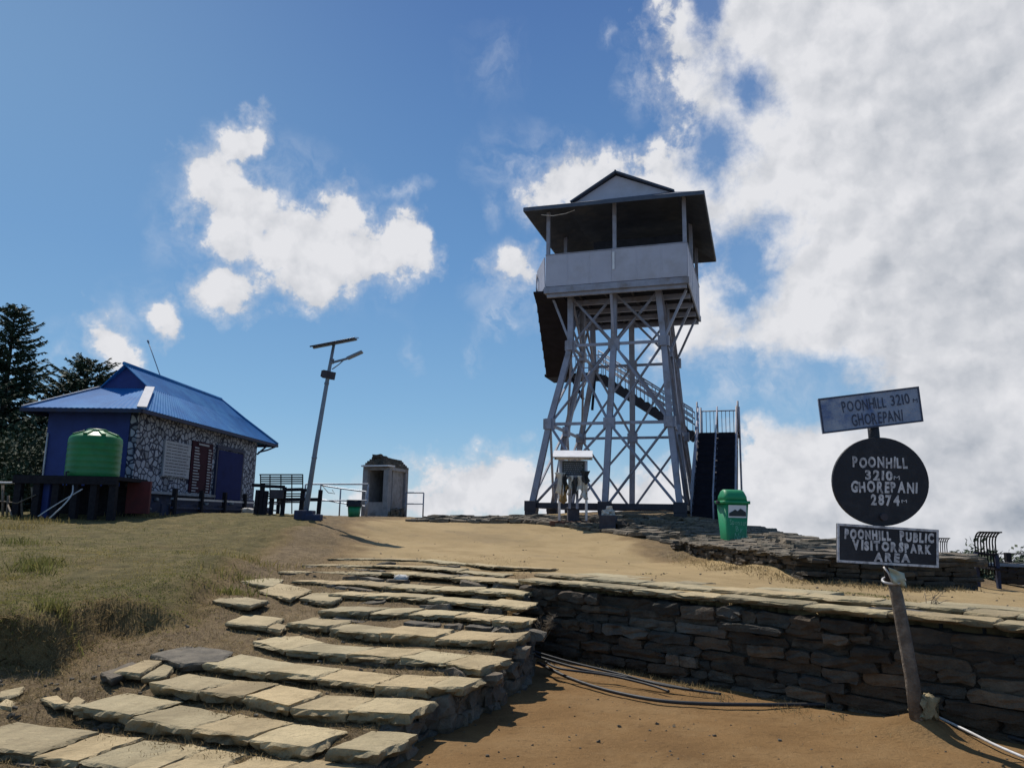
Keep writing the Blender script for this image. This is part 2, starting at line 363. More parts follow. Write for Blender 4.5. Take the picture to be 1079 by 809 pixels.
        for i in range(nx):
            for k in range(nz):
                fs += [(vert(i, 0, k), vert(i + 1, 0, k), vert(i + 1, 0, k + 1), vert(i, 0, k + 1)), (vert(i, ny, k), vert(i, ny, k + 1), vert(i + 1, ny, k + 1), vert(i + 1, ny, k))]
        for j in range(ny):
            for k in range(nz):
                fs += [(vert(0, j, k), vert(0, j, k + 1), vert(0, j + 1, k + 1), vert(0, j + 1, k)), (vert(nx, j, k), vert(nx, j + 1, k), vert(nx, j + 1, k + 1), vert(nx, j, k + 1))]
        if tint is None:
            t = g.uniform(.72, 1.18); w = g.uniform(-.06, .06); tint = (t * (1 + w), t, t * (1 - w))
        s.add(vs, fs, tint=tint)
    def slab(s, poly, ztop, th, step=.05, jit=.014, tint=None, tilt=(0, 0), rough_front=1.0):
        """flagstone with a broken edge; poly = plan corners (counter-clockwise)"""
        g = s.rng; ring = []; off = Vector((g.uniform(0, 50), g.uniform(0, 50), 0))
        n = len(poly); cen = sum((Vector((p[0], p[1])) for p in poly), Vector((0, 0))) / n
        for i in range(n):
            a, b = Vector(poly[i][:2]), Vector(poly[(i + 1) % n][:2]); m = max(2, int((b - a).length / step))
            for k in range(m): ring.append(a.lerp(b, k / m))
        R = len(ring); layers = []
        for li, (dz, ins, jj) in enumerate(((0, .012, .5), (-.012, .0, 1.0), (-.4 * th, -.003, 1.6), (-.75 * th, .012, 1.8), (-th, .05, 1.6))):
            L = []
            for k, p in enumerate(ring):
                dirc = (p - cen).normalized()
                q = mnoise.noise_vector(off + Vector((p.x * 5, p.y * 5, li * 1.3)))
                q2 = mnoise.noise_vector(off + Vector((p.x * 17, p.y * 17, li * 2.1)))
                w = p + dirc * (-ins + (q.x * 1.6 + q2.x) * jit * jj)
                z = ztop + dz + (tilt[0] * (p.x - cen.x) + tilt[1] * (p.y - cen.y)) + q.z * .008 + (q2.z * .012 if 0 < li < 4 else 0)
                L.append(Vector((w.x, w.y, z)))
            layers.append(L)
        vs = [p for L in layers for p in L]; fs = []
        for li in range(len(layers) - 1):
            for k in range(R):
                a, b = li * R + k, li * R + (k + 1) % R
                fs.append((a + R, b + R, b, a))
        c0 = sum(layers[0], Vector()) / R; vs.append(c0 + Vector((0, 0, .004))); ci = len(vs) - 1
        fs += [(k, (k + 1) % R, ci) for k in range(R)]
        if tint is None:
            t = g.uniform(.76, 1.12); w = g.uniform(-.05, .05); tint = (t * (1 + w), t, t * (1 - w))
        o = len(s.v); s.add(vs, fs, tint=tint)
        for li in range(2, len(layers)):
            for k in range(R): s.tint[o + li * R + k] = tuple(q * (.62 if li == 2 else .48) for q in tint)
    def build(s, name, m, parent=None, world=False, frame=None, bevel=0.0, kind=None):
        vs = s.v
        if world and parent is not None:
            im = RM[frame or parent.name].inverted(); vs = [im @ p for p in vs]
        me = bpy.data.meshes.new(name); me.from_pydata([tuple(p) for p in vs], [], s.f)
        me.polygons.foreach_set('use_smooth', s.sm)
        if any(t != (1, 1, 1) for t in s.tint) or m in (M['slab'], M['wallstone'], M['coping'], M['rubble']):
            a = me.color_attributes.new('tint', 'FLOAT_COLOR', 'POINT')
            a.data.foreach_set('color', [q for t in s.tint for q in (t[0], t[1], t[2], 1)])
        me.materials.append(m); me.update()
        o = bpy.data.objects.new(name, me); COL.objects.link(o)
        if parent is not None: o.parent = parent
        if bevel:
            b = o.modifiers.new('bevel', 'BEVEL'); b.width = bevel; b.segments = 2; b.limit_method = 'ANGLE'; b.angle_limit = rad(40)
        if kind: o['kind'] = kind
        return o
def copy_tree(o, parent=None):
    c = o.copy(); COL.objects.link(c)
    if parent is not None: c.parent = parent
    for ch in list(o.children): copy_tree(ch, c)
    return c

# lettering: hand painted, letter by letter
_gl = {}
def glyph(ch, bold=0.0):
    k = (ch, bold)
    if k not in _gl:
        cu = bpy.data.curves.new('glyph', 'FONT'); cu.body = ch; cu.size = 1; cu.resolution_u = 3; cu.offset = bold
        ob = bpy.data.objects.new('glyph', cu); COL.objects.link(ob)
        dg = bpy.context.evaluated_depsgraph_get(); me = bpy.data.meshes.new_from_object(ob.evaluated_get(dg))
        vs = [Vector(v.co) for v in me.vertices]; fs = [list(p.vertices) for p in me.polygons]
        xs = [v.x for v in vs]; x0, x1 = min(xs), max(xs)
        _gl[k] = ([v - Vector((x0, 0, 0)) for v in vs], fs, x1 - x0)
        bpy.data.objects.remove(ob); bpy.data.meshes.remove(me); bpy.data.curves.remove(cu)
    return _gl[k]
def letters(mb, text, cx, cz, height, width, Mx, bold=.012, seed=1, jit=1.0, sub=None, gap=.14):
    """text centred at (cx, cz), letter height and total width in metres; Mx maps (x, z) onto the plate"""
    g = random.Random(seed); size = height / .70; items = []; x = 0.0
    for ch in text:
        if ch == ' ': x += .30; continue
        vs, fs, w = glyph(ch, bold); items.append((vs, fs, x, ch)); x += w + gap
    x -= gap; k = width / x
    for vs, fs, ox, ch in items:
        sy = size * (1 + g.uniform(-.06, .06) * jit); rt = rad(g.uniform(-4, 4) * jit); dz = g.uniform(-.04, .04) * height * jit
        if sub and ch in sub: sy *= .55
        out = []
        for v in vs:
            a, b = v.x * k, v.y * sy
            a, b = a * math.cos(rt) - b * math.sin(rt), a * math.sin(rt) + b * math.cos(rt)
            out.append(Mx(cx - width / 2 + ox * k + a, cz - height / 2 + dz + b))
        mb.add(out, fs)

# ------------------------------------------------------------------ ground heights
ROWS = [([(-60,782),(36,793),(82,800),(132,808),(160,812),(205,820),(260,828),(330,838)], .07),
 ([(76,744),(138,755),(202,766),(262,776),(325,786),(345,788),(400,793)], .16),
 ([(156,720),(208,728),(258,733),(305,744),(365,748),(433,753)], .25),
 ([(213,700),(281,709),(332,713),(394,721),(451,724),(489,726)], .32),
 ([(265,674),(300,683),(365,688),(420,692),(468,697),(507,703)], .40),
 ([(301,657),(345,661),(400,667),(460,671),(520,675),(545,674)], .49),
 ([(335,644),(389,645),(432,645),(480,648),(517,653),(552,656)], .57),
 ([(345,626),(380,627),(421,629),(450,631),(510,635),(552,639)], .65),
 ([(306,612),(340,613),(372,614),(405,617),(450,620),(500,622),(551,625)], .72),
 ([(292,601),(330,602),(365,603),(400,604),(436,606),(473,609),(547,614)], .79),
 ([(318,595),(352,595),(392,596),(430,597),(480,601),(530,606)], .825),
 ([(345,588.5),(392,589),(441,590),(491,594),(521,598),(580,600)], .86)]
SIDE = [(364,807,.10),(433,768,.16),(462,737,.25),(510,716,.32),(537,693,.40),(552,665,.49),(553,650,.57)]
WC, WNR = at_z(550, 610, .85), at_z(1079, 660, .85)
WD = (WNR - WC); WD.z = 0; WD.normalize(); WNORM = Vector((WD.y, -WD.x, 0))      # towards the lower path
if WNORM.dot(Vector((0, -1, 0))) < 0: WNORM = -WNORM
WEND = WNR + WD * 6.0
TW = Vector((3.832, 25.021, 1.85)); TR = rad(-18)
TM = Matrix.Translation(TW) @ Matrix.Rotation(TR, 4, 'Z')
HK = at_y(136, 540, 19.0); HE = at_y(266, 538, 27.0)

pts = []
def cy(px, py, y): w = at_y(px, py, y); pts.append((w.x, w.y, w.z))
def cp(px, py, z): w = at_z(px, py, z); pts.append((w.x, w.y, z))
def cw(x, y, z): pts.append((x, y, z))
for i, (row, z) in enumerate(ROWS):
    zp = ROWS[i - 1][1] - .012 if i else .02
    for k in (0, len(row) // 2, len(row) - 1): cp(row[k][0], row[k][1], z); pts[-1] = (pts[-1][0], pts[-1][1], zp + .01)
for p in [(0,742,.13),(40,715,.20),(0,702,.26),(60,690,.33),(110,668,.42),(160,655,.50),(215,650,.50),(250,625,.60),(300,620,.66),
          (0,652,.58),(60,655,.55),(110,638,.58),(160,630,.66),(215,615,.74),(0,620,.72),(0,590,.92),(0,560,1.18),(100,600,.85),(100,560,1.2),
          (150,620,.74),(150,580,.97),(150,550,1.36),(250,590,.93),(250,560,1.22),(320,600,.80),(320,575,1.02),(320,555,1.34),
          (400,590,.84),(400,570,1.05),(400,555,1.32),(500,585,.90),(500,570,1.06),(600,590,.86),(600,572,1.05),
          (660,585,.88),(640,600,.85),(700,600,.83),(800,620,.83),(900,640,.83),(1000,650,.83),(720,590,.84),(770,599,.83),(840,612,.82),(946,619,.80),(1016,622,.79),
          (1075,655,.83),(1070,632,.76),(620,612,.85),(750,625,.85),(860,638,.85),(960,650,.85)]: cp(*p)
for x, y, z in [(-13,17.5,1.45),(-10,18.5,1.5),(-6,18.5,1.5),(-4,19.5,1.5),(-9,23,1.55),(-9,27,1.6),(-13,24,1.5),(-7,24,1.52),(-4,25,1.55),(-2,23,1.52),(0,22.5,1.55),(0,26,1.62),
          (-5,29,1.3),(0,31,1.1),(-10,31,1.3),(5,31,.9),(-5,38,-1.5),(-14,36,0),(-22,26,.8),(-20,15,.9),(-20,8,.4),(-12,6,.15),(-8,4.5,.08),(-5,3.5,.03),(-2,3,.0),(-3,-4,-.3),(6,-6,-.5),(-15,-6,-.4),
          (8,14,.75),(10,18,.1),(12,12,.2),(9,9,.65),(8,6,.8),(12,4,.7),(9,24,.3),(10,30,-.8),(16,20,-2.5),(20,10,-2.5),(24,0,-2.5),(0,45,-5),(20,40,-7),(-30,40,-3),(-40,15,-2),(-45,-10,-4),(35,-20,-6),(0,-40,-6),(-30,-40,-7)]: cw(x, y, z)
for a, b, z in [(-2.6,-2.6,-.16),(-.3,-2.6,-.16),(1.9,-2.6,-.16),(-2.6,2.6,-.10),(2,2.6,-.12),(0,0,-.1),(2.8,-2.4,-.24),(3.4,0,-.35),(-4.5,0,-.25)]:
    w = TM @ Vector((a, b, z)); cw(w.x, w.y, w.z)
for px, py, y in [(430,549,21),(500,550,21),(560,551,20.8),(604,554.5,20.2),(640,559,19.2),(680,566,17.8),(780,562,19),(851,569,14.3),(883,575,12.3),(1031,620,12.4),(1055,623,12.2),(1080,623,12.0),(1022,623,11.2)]: cy(px, py, y)
P0 = np.array(pts)
def tps_fit(P, lam=.02):
    n = len(P); d = np.linalg.norm(P[:, None, :2] - P[None, :, :2], axis=2)
    K = np.where(d > 0, d * d * np.log(d + 1e-12), 0) + np.eye(n) * lam
    A = np.zeros((n + 3, n + 3)); A[:n, :n] = K; A[:n, n] = 1; A[:n, n + 1:] = P[:, :2]; A[n, :n] = 1; A[n + 1:, :n] = P[:, :2].T
    return np.linalg.solve(A, np.concatenate([P[:, 2], np.zeros(3)]))
TC = tps_fit(P0)
def vnoise(x, y, s, seed=0):
    x = x * s + seed * 17.3; y = y * s + seed * 7.9
    xi, yi = np.floor(x), np.floor(y); fx, fy = x - xi, y - yi; fx = fx * fx * (3 - 2 * fx); fy = fy * fy * (3 - 2 * fy)
    def h(a, b): q = np.sin(a * 127.1 + b * 311.7 + seed * 3.3) * 43758.5453; return q - np.floor(q)
    return (h(xi, yi) * (1 - fx) + h(xi + 1, yi) * fx) * (1 - fy) + (h(xi, yi + 1) * (1 - fx) + h(xi + 1, yi + 1) * fx) * fy
def fbm(x, y, s, o=4, seed=0): return sum(vnoise(x, y, s * 2 ** k, seed + k) * .5 ** k for k in range(o)) / sum(.5 ** k for k in range(o)) - .5
def h_upper(x, y):
    x = np.asarray(x, float); y = np.asarray(y, float); sh = x.shape; x = x.ravel(); y = y.ravel()
    r = np.full(x.shape, TC[-3]) + TC[-2] * x + TC[-1] * y
    for i in range(len(P0)):
        d2 = (x - P0[i, 0]) ** 2 + (y - P0[i, 1]) ** 2; r += TC[i] * .5 * d2 * np.log(d2 + 1e-12)
    R = np.hypot(x, y - 15); far = np.clip((R - 34) / 14, 0, 1); far = far * far * (3 - 2 * far)
    return (r * (1 - far) + (-3 - .42 * np.maximum(R - 34, 0)) * far).reshape(sh)
BND = [(-400, -400), (-1.0, -400), (-1.0, 3.0)] + [tuple(at_z(*p)[:2]) for p in SIDE]
nrm = Vector((-WNORM.x, -WNORM.y))
BND = BND[:2] + [(-1.15, 3.0)] + [(p[0] - .16, p[1] + .05) for p in BND[3:]] + [(WC.x - .15, WC.y + .2), (WC.x + nrm.x * .2, WC.y + nrm.y * .2), (WEND.x + nrm.x * .2, WEND.y + nrm.y * .2), (400, WEND.y - 4), (400, 400), (-400, 400)]
def inside(x, y):
    c = np.zeros(x.shape, bool); n = len(BND)
    for i in range(n):
        (x0, y0), (x1, y1) = BND[i], BND[(i + 1) % n]
        if y0 == y1: continue
        hit = ((y0 > y) != (y1 > y)) & (x < (x1 - x0) * (y - y0) / (y1 - y0) + x0); c ^= hit
    return c
GRASS = [(-60,560),(-60,690),(0,672),(60,676),(110,650),(150,643),(200,634),(235,612),(262,588),(300,566),(335,549),(330,541),(200,538),(0,545)]
gp = [at_z(px, py, z) for (px, py), z in zip(GRASS[:10], [1.2,.35,.45,.42,.5,.6,.68,.72,.9,1.15])]
GP = [(-30, 9)] + [(p.x, p.y) for p in gp[1:]] + [(-4.4, 17.5), (-5.0, 20), (-6, 30), (-30, 30)]
def poly_sd(x, y, poly):
    c = np.zeros(x.shape, bool); d = np.full(x.shape, 1e9); n = len(poly)
    for i in range(n):
        (x0, y0), (x1, y1) = poly[i], poly[(i + 1) % n]
        if y0 != y1: c ^= ((y0 > y) != (y1 > y)) & (x < (x1 - x0) * (y - y0) / (y1 - y0) + x0)
        ex, ey = x1 - x0, y1 - y0; t = np.clip(((x - x0) * ex + (y - y0) * ey) / (ex * ex + ey * ey + 1e-9), 0, 1)
        d = np.minimum(d, np.hypot(x - x0 - t * ex, y - y0 - t * ey))
    return np.where(c, d, -d)
def axis(lo, hi, st, far, gr=1.22):
    a = list(np.arange(lo, hi, st)); s = st; p = lo; pre = []
    while p > -far: s *= gr; p -= s; pre.append(p)
    s = st; p = a[-1]; post = []
    while p < far: s *= gr; p += s; post.append(p)
    return np.array(pre[::-1] + a + post)
def ground_z(x, y):
    u = inside(x, y); up = h_upper(x, y)
    g = np.clip(poly_sd(x, y, GP) / .5 + .5, 0, 1)
    n1, n2, n3 = fbm(x, y, .9, 4, 1), fbm(x, y, 5, 4, 5), fbm(x, y, 14, 3, 9)
    dirt = np.clip(1 - np.abs(poly_sd(x, y, GP)) / 2.5, 0, 1)
    sdg = poly_sd(x, y, GP)
    up = up + (np.clip((sdg + .03) / .12, 0, 1) - .6) * .30 * np.clip((-x - 3.2) / .7, 0, 1) * np.clip((10.5 - y) / 1.5, 0, 1) * np.clip(1.2 - np.abs(sdg) / .9, 0, 1)
    up = up + n1 * .06 + n2 * .03 * np.clip(sdg * 2 + .5, 0, 1) * (sdg < .5) + n2 * (.018 + .035 * dirt + .02 * g) + n3 * (.006 + .02 * g + .012 * dirt)
    lo = n1 * .05 + n2 * .018 + n3 * .006
    lo = lo + .13 * np.exp(-((x - 3.25) ** 2 + (y - 6.32) ** 2) / .05) + .05 * np.exp(-((x - 3.0) ** 2 + (y - 6.45) ** 2) / .12)
    Rr = np.hypot(x, y - 15); lo = lo - .05 * np.maximum(Rr - 16, 0) - .4 * np.maximum(Rr - 40, 0)
    return np.where(u, up, lo), u, g
gx, gy = axis(-12.5, 9.5, .07, 420), axis(4.2, 23, .075, 420)
GX, GY = np.meshgrid(gx, gy); GZ, GU, GG = ground_z(GX, GY)
me = bpy.data.meshes.new('ground'); ny, nx = GX.shape
me.vertices.add(nx * ny); me.vertices.foreach_set('co', np.stack([GX, GY, GZ], -1).astype(np.float32).ravel())
I = (np.arange(ny - 1)[:, None] * nx + np.arange(nx - 1)[None]).ravel()
Q = np.stack([I, I + 1, I + nx + 1, I + nx], 1).astype(np.int32)
me.loops.add(Q.size); me.loops.foreach_set('vertex_index', Q.ravel())
me.polygons.add(len(Q)); me.polygons.foreach_set('loop_start', np.arange(0, Q.size, 4, dtype=np.int32)); me.polygons.foreach_set('loop_total', np.full(len(Q), 4, np.int32))
me.polygons.foreach_set('use_smooth', np.ones(len(Q), bool))
# surface kinds: red = turf, green = pale trodden sand, blue = straw-strewn earth
SAND = [at_z(380,563,1.2), at_z(350,600,.8), at_z(430,592,.85), at_z(552,604,.85), WC, WEND, Vector((14, 6, 0)), Vector((9, 13, 0)), at_z(1010,600,.9), at_z(700,575,1.1), at_z(600,554,1.35), at_z(500,548,1.45), at_z(370,550,1.42)]
sandm = np.clip(poly_sd(GX, GY, [(p.x, p.y) for p in SAND]) / .8 + .5 + fbm(GX, GY, 2.5, 4, 3) * 1.2, 0, 1) * GU
far_t = np.clip((np.hypot(GX, GY - 15) - 19) / 4, 0, 1)
grass_m = np.clip(GG + fbm(GX, GY, 3, 4, 2) * .5, 0, 1) * GU; grass_m = np.maximum(grass_m, far_t)
straw = np.clip(1 - sandm - grass_m, 0, 1) * GU
ca = me.color_attributes.new('cover', 'FLOAT_COLOR', 'POINT')
ca.data.foreach_set('color', np.stack([grass_m, sandm, straw, np.ones_like(straw)], -1).astype(np.float32).ravel())
me.update(); me.validate()
gm = bpy.data.materials.new('ground_surface'); gm.use_nodes = True
N, L = gm.node_tree.nodes, gm.node_tree.links
pb = N['Principled BSDF']; pb.inputs['Roughness'].default_value = .95; pb.inputs['Specular IOR Level'].default_value = .15
tcg = N.new('ShaderNodeTexCoord'); at = N.new('ShaderNodeAttribute'); at.attribute_name = 'cover'; sp = N.new('ShaderNodeSeparateColor'); L.new(at.outputs['Color'], sp.inputs[0])
def gnoise(scale, detail=8, rough=.65):
    n = N.new('ShaderNodeTexNoise'); n.inputs['Scale'].default_value = scale; n.inputs['Detail'].default_value = detail; n.inputs['Roughness'].default_value = rough
    L.new(tcg.outputs['Object'], n.inputs['Vector']); return n.outputs['Fac']
def gramp(f, stops):
    r = N.new('ShaderNodeValToRGB'); e = r.color_ramp.elements
    while len(e) < len(stops): e.new(.5)
    for q, (p, c) in zip(e, stops): q.position = p; q.color = c + (1,)
    L.new(f, r.inputs[0]); return r.outputs[0]
def gmix(f, a, b, mode='MIX'):
    m = N.new('ShaderNodeMix'); m.data_type = 'RGBA'; m.blend_type = mode
    for s_, v in ((m.inputs[0], f), (m.inputs[6], a), (m.inputs[7], b)):
        if isinstance(v, float): s_.default_value = v
        elif isinstance(v, tuple): s_.default_value = v + (1,)
        else: L.new(v, s_)
    return m.outputs[2]
path_c = gramp(gnoise(1.3), [(.3, (.165, .093, .037)), (.5, (.215, .124, .050)), (.7, (.265, .157, .066))])
path_c = gmix(gramp(gnoise(.8, 10, .75), [(.48, (0, 0, 0)), (.60, (.55, .55, .55))]), path_c, (.27, .172, .080))
path_c = gmix(gramp(gnoise(11, 8, .7), [(.56, (0, 0, 0)), (.66, (.5, .5, .5))]), path_c, (.11, .064, .028))
path_c = gmix(gramp(gnoise(45, 3), [(.66, (0, 0, 0)), (.74, (.5, .5, .5))]), path_c, (.38, .27, .15))
sand_c = gramp(gnoise(1.1), [(.3, (.28, .20, .10)), (.5, (.36, .26, .133)), (.7, (.42, .31, .165))])
sand_c = gmix(gramp(gnoise(60, 3), [(.6, (0, 0, 0)), (.72, (.45, .45, .45))]), sand_c, (.19, .135, .075))
sand_c = gmix(gramp(gnoise(.55, 10, .72), [(.50, (0, 0, 0)), (.62, (.6, .6, .6))]), sand_c, (.20, .145, .08))
sand_c = gmix(gramp(gnoise(14, 6), [(.60, (0, 0, 0)), (.70, (.35, .35, .35))]), sand_c, (.46, .37, .22))
straw_c = gramp(gnoise(7), [(.3, (.070, .048, .028)), (.5, (.135, .094, .053)), (.68, (.215, .155, .088))])
straw_c = gmix(gramp(gnoise(70, 4), [(.5, (0, 0, 0)), (.62, (.7, .7, .7))]), straw_c, (.29, .215, .115))
turf_c = gramp(gnoise(3.5), [(.3, (.065, .054, .022)), (.5, (.115, .094, .038)), (.7, (.185, .142, .062))])
turf_c = gmix(gramp(gnoise(22, 6, .7), [(.55, (0, 0, 0)), (.66, (.6, .6, .6))]), turf_c, (.045, .040, .018))
col = gmix(sp.outputs[1], path_c, sand_c); col = gmix(sp.outputs[2], col, straw_c); col = gmix(sp.outputs[0], col, turf_c)
L.new(col, pb.inputs['Base Color'])
bp = N.new('ShaderNodeBump'); bp.inputs['Strength'].default_value = .8; bp.inputs['Distance'].default_value = .04; L.new(gnoise(18, 10, .75), bp.inputs['Height']); L.new(bp.outputs[0], pb.inputs['Normal'])
me.materials.append(gm)
ground = bpy.data.objects.new('ground', me); COL.objects.link(ground); ground['kind'] = 'structure'
def gz(x, y):
    a, b = np.array([[float(x)]]), np.array([[float(y)]]); return float(ground_z(a, b)[0][0, 0])

# ------------------------------------------------------------------ retaining wall
wt = thing('retaining_wall', 'long dry stone retaining wall with pale flat coping along the brown path', 'wall', (WC.x, WC.y, 0))
wl = (WEND - WC).length
mb, cr = MB(11), MB()
z = -.06; r = 0
rg = random.Random(5)
while z < .74:
    hgt = rg.uniform(.06, .14)
    if z + hgt > .76: hgt = .80 - z
    x = rg.uniform(-.15, 0)
    while x < wl:
        l = rg.uniform(.22, .75) if rg.random() < .8 else rg.uniform(.12, .22)
        dpt = .26; c = WC + WD * (x + l / 2) + WNORM * (-.12 + rg.uniform(-.055, .035) + (.76 - z) * .05); c.z = z + hgt / 2 + rg.uniform(-.012, .012); tv = rg.choice((.55, .7, .85, .95, 1.1, 1.3, 1.65)); wv_ = rg.uniform(-.12, .16)
        mb.stone(c, (l * .99, dpt, hgt * .985), WD, WNORM, rg.uniform(.16, .30), (max(3, int(l / .1)), 2, 3), tilt=.05, tint=(tv * (1 + wv_), tv, tv * (1 - wv_)))
        x += l
    z += hgt
q0 = WC + WNORM * -.16; q1 = WEND + WNORM * -.16
cr.beam((q0.x + WD.x * .03, q0.y + WD.y * .03, .33), (q1.x, q1.y, .33), .82, .24, up=(WNORM.x, WNORM.y, 0))
# end return of the wall up the stair side
for k in range(5):
    c = WC + WNORM * (-.35 - .02 * k) + WD * .12; c.z = .06 + k * .16
    mb.stone(c, (.28, .6, .15), WD, WNORM, .12, (3, 4, 2))
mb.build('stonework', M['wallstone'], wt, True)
cr.build('earth_core', M['core'], wt, True)
cpb = MB(21)
for row, (d0, d1) in enumerate(((-.06, .36), (.36, .80), (.80, 1.22))):
    x = -.04 - .1 * row
    while x < wl:
        l = rg.uniform(.35, .95)
        if row == 2 and rg.random() < .25: x += l; continue
        a0, a1 = d0 + rg.uniform(-.03, .03) * (row > 0), d1 + rg.uniform(-.05, .05)
        if row == 0: a0 = .0 + rg.uniform(-.045, .05)
        P = [WC + WD * (x + .008) - WNORM * a0, WC + WD * (x + l - .008) - WNORM * a0, WC + WD * (x + l - .012) - WNORM * (a1 - .01), WC + WD * (x + .012) - WNORM * (a1 - .01)]
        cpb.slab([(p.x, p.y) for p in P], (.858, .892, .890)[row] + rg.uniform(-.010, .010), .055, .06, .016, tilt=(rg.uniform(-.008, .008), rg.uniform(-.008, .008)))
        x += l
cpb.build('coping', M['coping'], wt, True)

# ------------------------------------------------------------------ stone steps
ORD = ['lowest', 'second', 'third', 'fourth', 'fifth', 'sixth', 'seventh', 'eighth', 'ninth', 'tenth', 'eleventh', 'topmost']
DESC = ['broad pale slabs cut off by the photo edge', 'wide worn slabs ending in a big square corner stone', 'five worn slabs', 'uneven worn slabs with crumbled fronts', 'thin slabs on small packing stones', 'broken edged slabs beside the corner of the stone wall', 'low slabs half sunk in dry grass', 'narrow slabs meeting the wall', 'narrow dusty slabs', 'dusty half buried slabs next to the white stone', 'thin ledge of slabs sunk in earth', 'buried slabs at the edge of the sand']
for i, (row, z) in enumerate(ROWS):
    w = [at_z(x, y, z) for x, y in row]
    d = (w[-1] - w[0]); d.z = 0; d.normalize(); n = Vector((-d.y, d.x, 0))
    t = thing('stone_step', f'{ORD[i]} stone step counted from below, {DESC[i]}', 'step', (w[0].x, w[0].y, z - .1), 0, 'stone steps up to the hilltop')
    depth = (.66, .56, .54, .52, .56, .56, .52, .56, .52, .46, .42, .42)[i]
    g = random.Random(100 + i)
    th = (.085, .095, .09, .085, .07, .085, .075, .065, .055, .045, .035, .035)[i]
    for k in range(len(w) - 1):
        a, b = w[k], w[k + 1]
        if (b - a).length < .15: continue
        dp = depth * .84 * g.uniform(.90, 1.08); sk = d * g.uniform(-.02, .05)
        gap = .006
        poly = [a + d * gap, b - d * gap, b - d * gap + n * dp + sk, a + d * gap + n * dp * g.uniform(.94, 1.05) + sk]
        m1 = MB(1000 + i * 20 + k)
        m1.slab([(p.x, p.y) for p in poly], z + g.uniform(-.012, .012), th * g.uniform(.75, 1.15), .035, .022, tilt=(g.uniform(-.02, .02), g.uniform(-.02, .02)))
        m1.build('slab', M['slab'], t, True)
    x = 0; tot = (w[-1] - w[0]).length; ps = 0
    def packing(c, size, tl, nn=(3, 2, 2)):
        global PS
        PS += 1; pk = MB(3000 + PS); pk.stone(c, size, d, n, .28, nn, tilt=tl); pk.build('packing_stone', M['rubble'], t, True)
    PS = i * 100
    while x < tot - .1:                       # packing stones under the nosing
        l = g.uniform(.12, .4)
        if g.random() < .72:
            c = w[0].lerp(w[-1], (x + l / 2) / tot) + n * g.uniform(.06, .13); c.z = z - th - .035 + g.uniform(-.01, .01)
            packing(c, (min(l, .4), .16, .085), .12)
        x += l * g.uniform(1.0, 1.25)
    for s_ in range(5):                       # rubble side of the flight
        if i > 6: break
        c = w[-1] + n * (.05 + s_ * .11) - d * g.uniform(.16, .24)
        for kz in range(1 + int(z / .15)):
            c2 = c.copy() + d * .02 * kz; c2.z = z - th - .06 - kz * .14
            packing(c2, (g.uniform(.18, .28), g.uniform(.15, .24), .15), .2)

# loose slabs lying in the earth left of the steps
LOOSE = [([(160,668),(200,661),(248,668),(232,676),(196,677)],.50,.06,'large weathered grey slab'),
 ([(106,704),(140,694),(152,699),(118,709)],.30,.05,'dull brown slab beside two paler ones'),([(120,703),(152,693),(172,695),(148,706)],.31,.05,'pale yellow slab between two neighbours'),([(150,706),(178,692),(189,694),(176,704)],.32,.05,'pale slab tilted over a hollow'),
 ([(43,735),(60,732),(74,739),(58,741)],.16,.03,'small flat chip of stone'),([(68,740),(80,730),(92,735),(80,742)],.16,.03,'small square chip of stone'),([(-5,734),(0,728),(26,724),(20,731)],.14,.03,'thin slab at the left edge of the photo'),([(-5,745),(6,739),(18,741),(12,747)],.12,.03,'small slab below a thin one at the left edge'),
 ([(246,612),(256,607),(300,611),(288,616)],.70,.05,'slab jutting over a dark hollow by the grass'),([(224,632),(240,627),(284,632),(264,637)],.62,.04,'pale slab under the dry grass tuft'),([(238,647),(258,641),(300,644),(282,650)],.57,.04,'pale flat slab in the middle of the bare earth'),([(267,651),(280,648),(304,651),(296,655)],.54,.04,'narrow slab near the sixth step'),
 ([(316,624),(334,618),(366,622),(350,628)],.68,.05,'small slab bridging a dark hollow near the flight'),([(272,622),(294,617),(330,621),(306,627)],.66,.03,'long thin slab in the upper earth')]
for k, (pl, z, th, lab) in enumerate(LOOSE):
    m1 = MB(500 + k); w = [at_z(x, y, z) for x, y in pl]
    ar = sum(w[j].x * w[(j + 1) % len(w)].y - w[(j + 1) % len(w)].x * w[j].y for j in range(len(w)))
    if ar < 0: w = w[::-1]
    c = sum(w, Vector()) / len(w); zc = gz(c.x, c.y); zl = min(gz(p.x, p.y) for p in w)
    m1.slab([(p.x, p.y) for p in w], max(zc + .012, min(z, zc + .05)) + (.02 if k == 0 else 0), th + .02, .03, .010, tilt=(random.Random(k).uniform(-.04, .04), random.Random(k + 9).uniform(.0, .06)))
    o = m1.build('stone_slab', M['slab' if k not in (0, 1) else 'rubble']); tag(o, lab + ' left of the stone steps', 'stone slab', 'loose slabs beside the steps')
PS = 0
def boulder(name, px, py, z, size, lab, matn='whitestone', seed=1, grp=None):
    p = at_z(px, py, z); m1 = MB(seed); m1.stone((p.x, p.y, gz(p.x, p.y) + size[2] * .32), size, (1, 0, 0), (0, 1, 0), .38, (4, 4, 4), tint=(1, 1, 1))
    o = m1.build(name, M[matn]); o.data.polygons.foreach_set('use_smooth', [True] * len(o.data.polygons)); return tag(o, lab, 'stone', grp)
boulder('boulder', 423, 607, .78, (.17, .14, .11), 'rounded white stone on the steps beside the tenth step', 'whitestone', 3)
boulder('boulder', 976, 770, .03, (.14, .13, .17), 'jagged tan stone at the foot of the sign post', 'coping', 4)
boulder('boulder', 261, 546, 1.45, (.30, .22, .16), 'flat white stone in the grass before the blue house', 'whitestone', 5)
g = random.Random(77); pm = MB(70)
